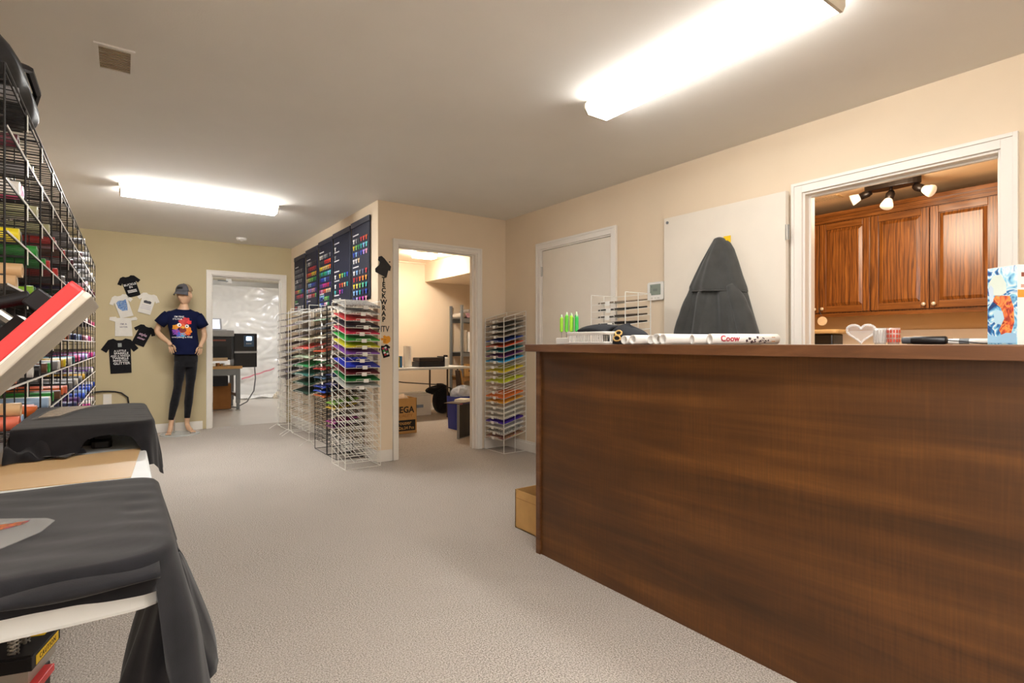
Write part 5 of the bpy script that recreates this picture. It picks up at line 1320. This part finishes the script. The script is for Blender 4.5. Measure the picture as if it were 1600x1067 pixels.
# metal shelving
t = thing('shelving_unit', 'grey metal shelving unit at the right of the storeroom', 'shelf', (4.83, 7.79, 0))
for x in (-.36, .36):
    for y in (-.18, .18): B().box(x - .018, x + .018, y - .018, y + .018, 0, 1.71).obj('post', GREYM, t)
for z in (.18, .50, .90, 1.46):
    o = B().box(-.358, .358, -.20, .20, z + .035, z + .045).box(-.358, .358, -.20, -.188, z - .03, z + .045).box(-.358, .358, .188, .20, z - .03, z + .045).obj('shelf', GREYM if z > .6 else mat('chipboard', '#a8804e', .7, var=.1, scale=30), t)
for i, (x, z) in enumerate(((4.51, 1.546), (4.60, 1.546), (4.69, 1.546), (4.78, 1.546), (4.87, 1.546), (4.645, 1.613), (4.735, 1.613))):
    t = thing('vinyl_tube', ('%s rolled sheet lying on the top storeroom shelf, %s' % (('clear', 'pinkish', 'silver')[i % 3], ('first from the left', 'second from the left', 'third from the left', 'fourth from the left', 'fifth from the left', 'left of the upper pair', 'right of the upper pair')[i])), 'roll', (x, 7.62, z), 0, 'rolls on the storeroom shelf')
    B().lathe([(.026, .01), (.026, 0), (.04, 0), (.04, .30), (.0, .30)], 16, Matrix.Rotation(-pi / 2, 4, 'X')).obj('roll', mat('shelf_roll_%d' % (i % 3), ('#d9cfc4', '#d6a9b4', '#a8a29c')[i % 3], .35, var=.1, scale=20), t)
for i, (x, h, r) in enumerate(((4.55, .36, .05), (4.65, .33, .045), (4.745, .31, .045), (4.84, .29, .04))):
    roll_up('white upright roll on the middle storeroom shelf, %s from the left' % ORD[i], x, 7.68, .946, r, h, PAPER, grp='upright rolls on the storeroom shelf')
t = thing('paper_bundle', 'crumpled white paper bundle at the right end of the middle shelf', 'bundle', (4.94, 7.60, .946))
B().grid(lambda u, v: Vector(((.07 + .012 * sin(u * 31)) * cos(2 * pi * u) * sin(pi * v), (.05 + .01 * sin(u * 25)) * sin(2 * pi * u) * sin(pi * v), .055 - .055 * cos(pi * v) + .01 * sin(u * 37 + v * 9) * sin(pi * v))), 24, 12, closed_u=True).obj('paper', PAPER, t)
t = thing('shipping_carton', 'small tan carton with a black mark on the low storeroom shelf', 'box', (4.62, 7.66, .546))
B().box(-.11, .11, -.09, .09, 0, .20).obj('carton', CARD, t); B().box(-.02, .02, -.0915, -.09, .04, .16).box(-.045, .045, -.0915, -.09, .08, .10).obj('printed_mark', INK, t)
t = thing('blue_package', 'blue package beside the small tan carton', 'package', (4.84, 7.66, .546))
B().rbox(-.08, .08, -.08, .08, 0, .17, .02, 3).obj('wrap', mat('package_blue', '#2b4fb0', .45, var=.1), t, bevel=.015); B().box(-.05, .05, -.081, -.0795, .05, .12).obj('label', PAPER, t)
# cartons and bags on the storeroom floor
t = thing('clothing_carton', 'large tan carton with black lettering just inside the storeroom', 'box', (2.60, 6.17, 0))
b = B()
for (x0, x1, y0, y1) in ((-.29, -.284, -.17, .17), (.284, .29, -.17, .17), (-.29, .29, -.17, -.164), (-.29, .29, .164, .17)): b.box(x0, x1, y0, y1, 0, .425)
b.box(-.29, .29, -.17, .17, 0, .006); b.obj('carton', CARD, t)
B().box(-.24, .272, -.1715, -.170, .035, .165).obj('black_band', INK, t)
text('lettering', 'MEGA', .105, INK, t, T(.12, -.171, .285) @ FACE_S, ext=.0006, bold=.003, xs=.95)
text('lettering', 'QUALITY', .05, CARDD, t, T(.13, -.171, .215) @ FACE_S, ext=.0006)
text('lettering', 'Trouser', .066, CARD, t, T(.11, -.172, .130) @ FACE_S, ext=.0006, bold=.001)
text('lettering', '100 Dz.24 Pcs', .050, CARD, t, T(.11, -.172, .070) @ FACE_S, ext=.0006, bold=.001)
b = B()
b.grid(lambda u, v: Vector((-.05 + .20 * (u - .5) * 2, .13 * (v - .5) * 2, .405 + .05 * sin(u * 9) * sin(v * 7) + .05 * sin(pi * u) * sin(pi * v))), 20, 12)
o = tag(b.obj('clothing_heap', mat('cream_cloth', '#d9c4ae', .9, var=.2, scale=12), None, smooth=True, solid=.01), 'cream and red fabric heaped in the open tan carton', 'fabric'); o.location = (2.66, 6.17, 0)
t = thing('white_carton', 'white carton with a small blue print under the storeroom table', 'box', (3.53, 7.52, 0))
B().box(-.26, .27, -.13, .16, 0, .335).obj('carton', mat('white_carton_store', '#e9e6df', .6, var=.03), t, bevel=.004)
B().box(.02, .14, -.1312, -.130, .12, .165).obj('blue_print', mat('pale_blue_print', '#8fa4bf', .6), t)
B().box(-.26, .27, -.1308, -.130, .30, .303).obj('lid_line', mat('grey_line', '#b5b2ab', .6), t)
t = thing('duffel_bag', 'black bag with a strap slumped beside the white carton', 'bag', (4.01, 7.42, 0))
def spw(x, e): return (abs(x) ** e) * (1 if x > 0 else -1)
B().grid(lambda u, v: Vector((.145 * spw(cos(2 * pi * u), .6) * (sin(pi * v) ** .35) * (1.08 - .3 * v) - .02 * v, .12 * spw(sin(2 * pi * u), .6) * (sin(pi * v) ** .35), .003 + .42 * v + .010 * sin(u * 19 + v * 6) * sin(pi * v))), 36, 24, closed_u=True).obj('bag_body', BLACKF, t, smooth=True)
B().grid(lambda u, v: Vector((-.10 + .19 * spw(cos(2 * pi * u), .8) * sin(pi * v) ** .6, .07 * sin(2 * pi * u) * sin(pi * v), .385 - .05 * cos(pi * v) + .025 * cos(2 * pi * u) + .012 * sin(u * 25 + v * 7))), 28, 14, closed_u=True).obj('top_flap', BLACKF, t, smooth=True)
B().tube([(-.12, -.10, .36), (-.02, -.13, .42), (.08, -.12, .40), (.12, -.13, .2)], .012, 6).obj('strap', BLACKM, t, smooth=True)
t = thing('coiled_cable', 'white coiled cable on the storeroom floor beside the black bag', 'cable', (4.18, 7.30, 0))
B().tube([(.0 + .05 * sin(k * .5) * .4, .02 * cos(k * .5), .17 + .15 * cos(k * .5)) for k in range(40)], .008, 6).obj('coil', PLASTW, t, smooth=True)
for i, (x, tilt, lab) in enumerate(((3.99, .10, 'thin brown board leaning under the right end of the storeroom table'), (4.06, .16, 'thin pale board leaning right of the brown one under the table'))):
    t = thing('leaning_board', lab, 'board', (x, 6.75, 0))
    B().box(-.012, .012, -.0, .10, 0, .70, Matrix.Rotation(-tilt, 4, 'Y')).obj('board', DL if i == 0 else CARD, t)
t = thing('shopping_bag', 'blue shopping bag with round coloured pictures in the storeroom doorway', 'bag', (3.52, 5.98, 0))
BB = mat('bag_blue', '#23359c', .5, var=.06)
b = B()
def bagside(u, v):
    k = 4 * u; sx, sy = .15, .10
    i = int(k) % 4; q = k - int(k); cs = [(-sx, -sy), (sx, -sy), (sx, sy), (-sx, sy)]
    p, r_ = cs[i], cs[(i + 1) % 4]
    f = 1 + .10 * v
    return Vector(((p[0] * (1 - q) + r_[0] * q) * f, (p[1] * (1 - q) + r_[1] * q) * f, .005 + .41 * v))
b.grid(bagside, 40, 8, closed_u=True); b.box(-.15, .15, -.1, .1, .0, .006)
b.obj('bag_body', BB, t)
for i, c in enumerate(('#e0508a', '#7ad0b8', '#f08a4a', '#f05a6a', '#f0a8b0')):
    B().lathe([(0, 0), (.026, 0), (.026, .002), (0, .002)], 20, T(-.085, -.100 - .0015 * (5 - i) * .9 - .002, .335 - i * .060) @ Matrix.Rotation(pi / 2, 4, 'X')).obj('round_picture', mat('bag_dot_%d' % i, c, .5), t)
B().box(-.13, .02, -.104, -.1015, .045, .075).obj('white_print', PAPER, t)
b = B().grid(lambda u, v: Vector((.17 * cos(2 * pi * u) * sin(pi * v) * (1 + .12 * sin(u * 40)), .11 * sin(2 * pi * u) * sin(pi * v), .41 - .10 * cos(pi * v) + .012 * sin(u * 31 + v * 17))), 40, 14, closed_u=True)
o = tag(b.obj('plastic_bag', mat('blue_white_film', '#c9d3e4', .25, var=.25, scale=16), None), 'crumpled pale blue plastic bag on top of the blue shopping bag', 'bag'); o.location = (3.54, 6.0, .03)
t = thing('edged_panel', 'black panel with grey edges leaning inside the storeroom doorway', 'panel', (3.085, 5.31, 0))  # plain dark panel with grey edges, holds no picture
AN = Matrix.Rotation(radians(28), 4, 'Z')
B().box(0, .30, 0, .02, .01, .385, AN).obj('panel', mat('panel_black', '#1b1b1d', .5), t)
B().box(-.012, 0, -.004, .024, 0, .395, AN).box(0, .30, -.004, .024, 0, .010, AN).obj('grey_edge', GREYM, t)
B().box(-.012, .30, -.004, .20, .395, .403, AN).obj('top_board', DL, t)
t = thing('paper_stack', 'stack of white papers on the black panel by the storeroom doorway', 'paper', (3.15, 5.42, .404))
B().box(.0, .18, -.07, .07, 0, .02, AN).box(.01, .175, -.065, .066, .02, .032, Matrix.Rotation(radians(34), 4, 'Z')).obj('sheets', PAPER, t)

# ------------------------------------------------------------------ back room
PL = mat('plastic_sheeting', '#f0efea', .2, var=.03, scale=2, alpha=.8, spec=.8)
from mathutils import noise as NZ
def ridg(x, z, sc):
    return 1 - abs(NZ.noise(Vector((x * sc, z * sc, 3.1)))) * 2
def plas(u, v):
    x = .3 + 3.7 * u; z = .03 + 2.22 * v
    k = .35 + .65 * (1 - abs(2 * v - 1) ** 2) * (.3 + .7 * u)
    p, q = x * .8 + z * .6, z * .8 - x * .6
    w = .10 * NZ.noise(Vector((x * .9, z * 1.2, 0))) + .06 * ridg(p * .5, q * 1.6, 1.3) + .03 * ridg(p * .6 + z, q * 1.4, 3.1) ** 2 + .012 * ridg(q, p, 6)
    return Vector((x, 12.16 + w * k, z))
o = tag(B().grid(plas, 150, 100).obj('plastic_sheet', PL, None, smooth=True), 'wrinkled translucent plastic sheeting hung across the back room', 'plastic sheet')
o = tag(B().grid(lambda u, v: Vector((1.7 + 1.8 * u, 11.5 + .66 * v, .006 + .04 * abs(sin(u * 17 + v * 9)) * abs(sin(v * 11 + u * 5)))), 50, 24).obj('floor_plastic', PL, None), 'crumpled end of plastic sheeting lying on the back room floor', 'plastic sheet')
o = tag(B().grid(lambda u, v: Vector((1.95 + .62 * u, 12.13, .36 + .20 * u + .03 * (v - .5) + .006 * sin(u * 20))), 20, 2).obj('red_tape', mat('tape_pink', '#d98a94', .5, var=.1), None, solid=.004), 'pinkish red tape strip along the plastic sheeting', 'tape')
t = thing('paper_heap', 'heap of shredded paper on the floor below the plastic sheeting', 'heap', (2.62, 11.4, 0))
B().grid(lambda u, v: Vector(((.22 + .02 * sin(u * 40)) * cos(2 * pi * u) * sin(pi * v * .5), .15 * sin(2 * pi * u) * sin(pi * v * .5), .002 + .16 * cos(pi * v * .5) * (1 + .15 * sin(u * 50 + v * 30)))), 40, 12, closed_u=True).obj('shreds', mat('shredded_paper', '#c9bda8', .8, var=.35, scale=40), t)
t = thing('work_bench', 'grey steel workbench with a wooden top in the back room', 'bench', (.95, 10.05, 0))
B().box(-.9, .62, -.36, .36, .675, .72).obj('bench_top', mat('butcher_block', '#c79a5e', .5, var=.12, scale=3, stretch=(2, 14, 14)), t, bevel=.003)
for x in (-.85, .56):
    for y in (-.32, .32):
        B().box(x - .03, x + .03, y - .03, y + .03, .12, .675).box(x - .022, x + .022, y - .022, y + .022, .02, .12).obj('leg', GREYM, t)
        B().lathe([(.0, 0), (.04, 0), (.035, .012), (.01, .02)], 14, T(x, y, 0)).obj('foot', STEEL, t)
B().box(-.88, .59, -.345, -.315, .57, .675).box(-.88, .59, .315, .345, .57, .675).obj('apron', GREYM, t)
B().box(-.85, .56, .29, .31, .21, .26).obj('stretcher', GREYM, t); B().box(.55, .575, -.30, .30, .21, .26).obj('stretcher', GREYM, t)
B().box(-.05, .05, -.33, -.25, .50, .57).obj('drawer_bracket', GREYM, t); B().box(.10, .42, -.30, .2, .40, .56).obj('drawer', BLACKM, t)
t = thing('garment_printer', 'large black and grey garment printer on the workbench', 'printer', (1.05, 9.95, .722))
PRB = mat('printer_black', '#14151b', .35); PRG = mat('printer_grey', '#a9a9ac', .4)
B().box(-.8, .37, -.22, .26, .10, .47).obj('body', PRB, t, bevel=.01)
B().box(-.8, .40, -.26, .28, .475, .575).obj('grey_cover', PRG, t, bevel=.012)
B().box(-.8, .30, -.235, -.22, .16, .32).obj('opening', mat('printer_inside', '#0b0c12', .6), t)
B().box(-.8, .28, -.25, -.222, .40, .425).obj('red_trim', mat('printer_trim', '#8a4a3a', .5), t)
B().box(-.8, .30, -.30, -.22, .085, .135).obj('tray', mat('tray_tan', '#c9ab86', .5), t)
B().box(.405, .75, -.20, .22, -.03, .525).obj('control_tower', PRB, t, bevel=.012)
B().box(.41, .752, -.206, -.2005, .205, .235).obj('grey_strip', PRG, t)
so = B().box(.55, .70, -.210, -.2005, .31, .49).obj('touch_screen', mat('printer_panel', '#3f5a78', .3), t)
B().box(.585, .665, -.2125, -.2105, .41, .475).obj('display', mat('screen_glow', '#d5e6f5', .3, var=.02, emit=.9, ehex='#cfe4fa'), so)
for i in range(3): B().box(.585 + i * .028, .605 + i * .028, -.2125, -.2105, .35, .37).obj('key', PRG, so)
t = thing('laptop_screen', 'pale tilted screen on top of the garment printer', 'screen', (1.15, 9.95, 1.30))
B().box(-.22, .16, -.01, .01, 0, .22, T(0, 0, 0) @ Matrix.Rotation(radians(-28), 4, 'X')).obj('frame', PRG, t, bevel=.008)
B().box(-.19, .13, -.012, -.0102, .025, .195, Matrix.Rotation(radians(-28), 4, 'X')).obj('display', mat('screen_pale', '#c9d3e6', .3, var=.03, emit=.45, ehex='#d5def2'), t)
B().box(-.24, .20, -.18, .03, -.003, .012).obj('keyboard_base', PRG, t, bevel=.004)
tag(B().tube([(1.80, 9.98, .75), (1.82, 10.0, .5), (1.80, 10.02, .28), (1.70, 10.05, .10), (1.55, 10.1, .012), (1.30, 10.3, .012)], .010, 6).obj('power_cable', GREYM, None, smooth=True), 'grey cable drooping from the printer to the back room floor', 'cable')
t = thing('bench_scraps', 'small jumble of offcuts on the front of the workbench', 'scraps', (1.20, 9.74, .722))
for i in range(5): B().box(-.12 + i * .06, -.08 + i * .06, -.03, .02, 0, .03 + .01 * (i % 3), Matrix.Rotation(.2 * i, 4, 'Z')).obj('offcut', (CARD, PAPER, CARDD)[i % 3], t)
t = thing('open_carton', 'open brown carton of packing paper under the workbench', 'box', (1.15, 10.25, 0))
b = B()
for (x0, x1, y0, y1) in ((-.4, -.394, -.25, .25), (.294, .30, -.25, .25), (-.4, .3, -.25, -.244), (-.4, .3, .244, .25)): b.box(x0, x1, y0, y1, 0, .42)
b.box(-.4, .3, -.25, .25, 0, .006); b.obj('carton', CARDD, t)
B().grid(lambda u, v: Vector((-.39 + .68 * u, -.24 + .48 * v, .40 + .05 * sin(u * 20) * sin(v * 15) + .03 * sin(u * 41 + v * 13))), 30, 16).obj('packing_paper', mat('packing_paper', '#d8c9b4', .8, var=.15, scale=20), t)
t = thing('door_closer', 'thin metal door closer arm at the top of the back doorway', 'closer', (.99, 7.90, 1.90))
B().tube([(0, 0, 0), (.09, -.03, -.006), (.13, .02, -.008)], .006, 6).obj('arm', GREYM, t); B().box(.10, .16, .0, .04, -.025, .03).obj('bracket', PLASTW, t)
for z in (1.70, 1.0, .28): hinge(bpy.data.objects['trim_2'], DX0 + .022, YF + .02, z, 'y')
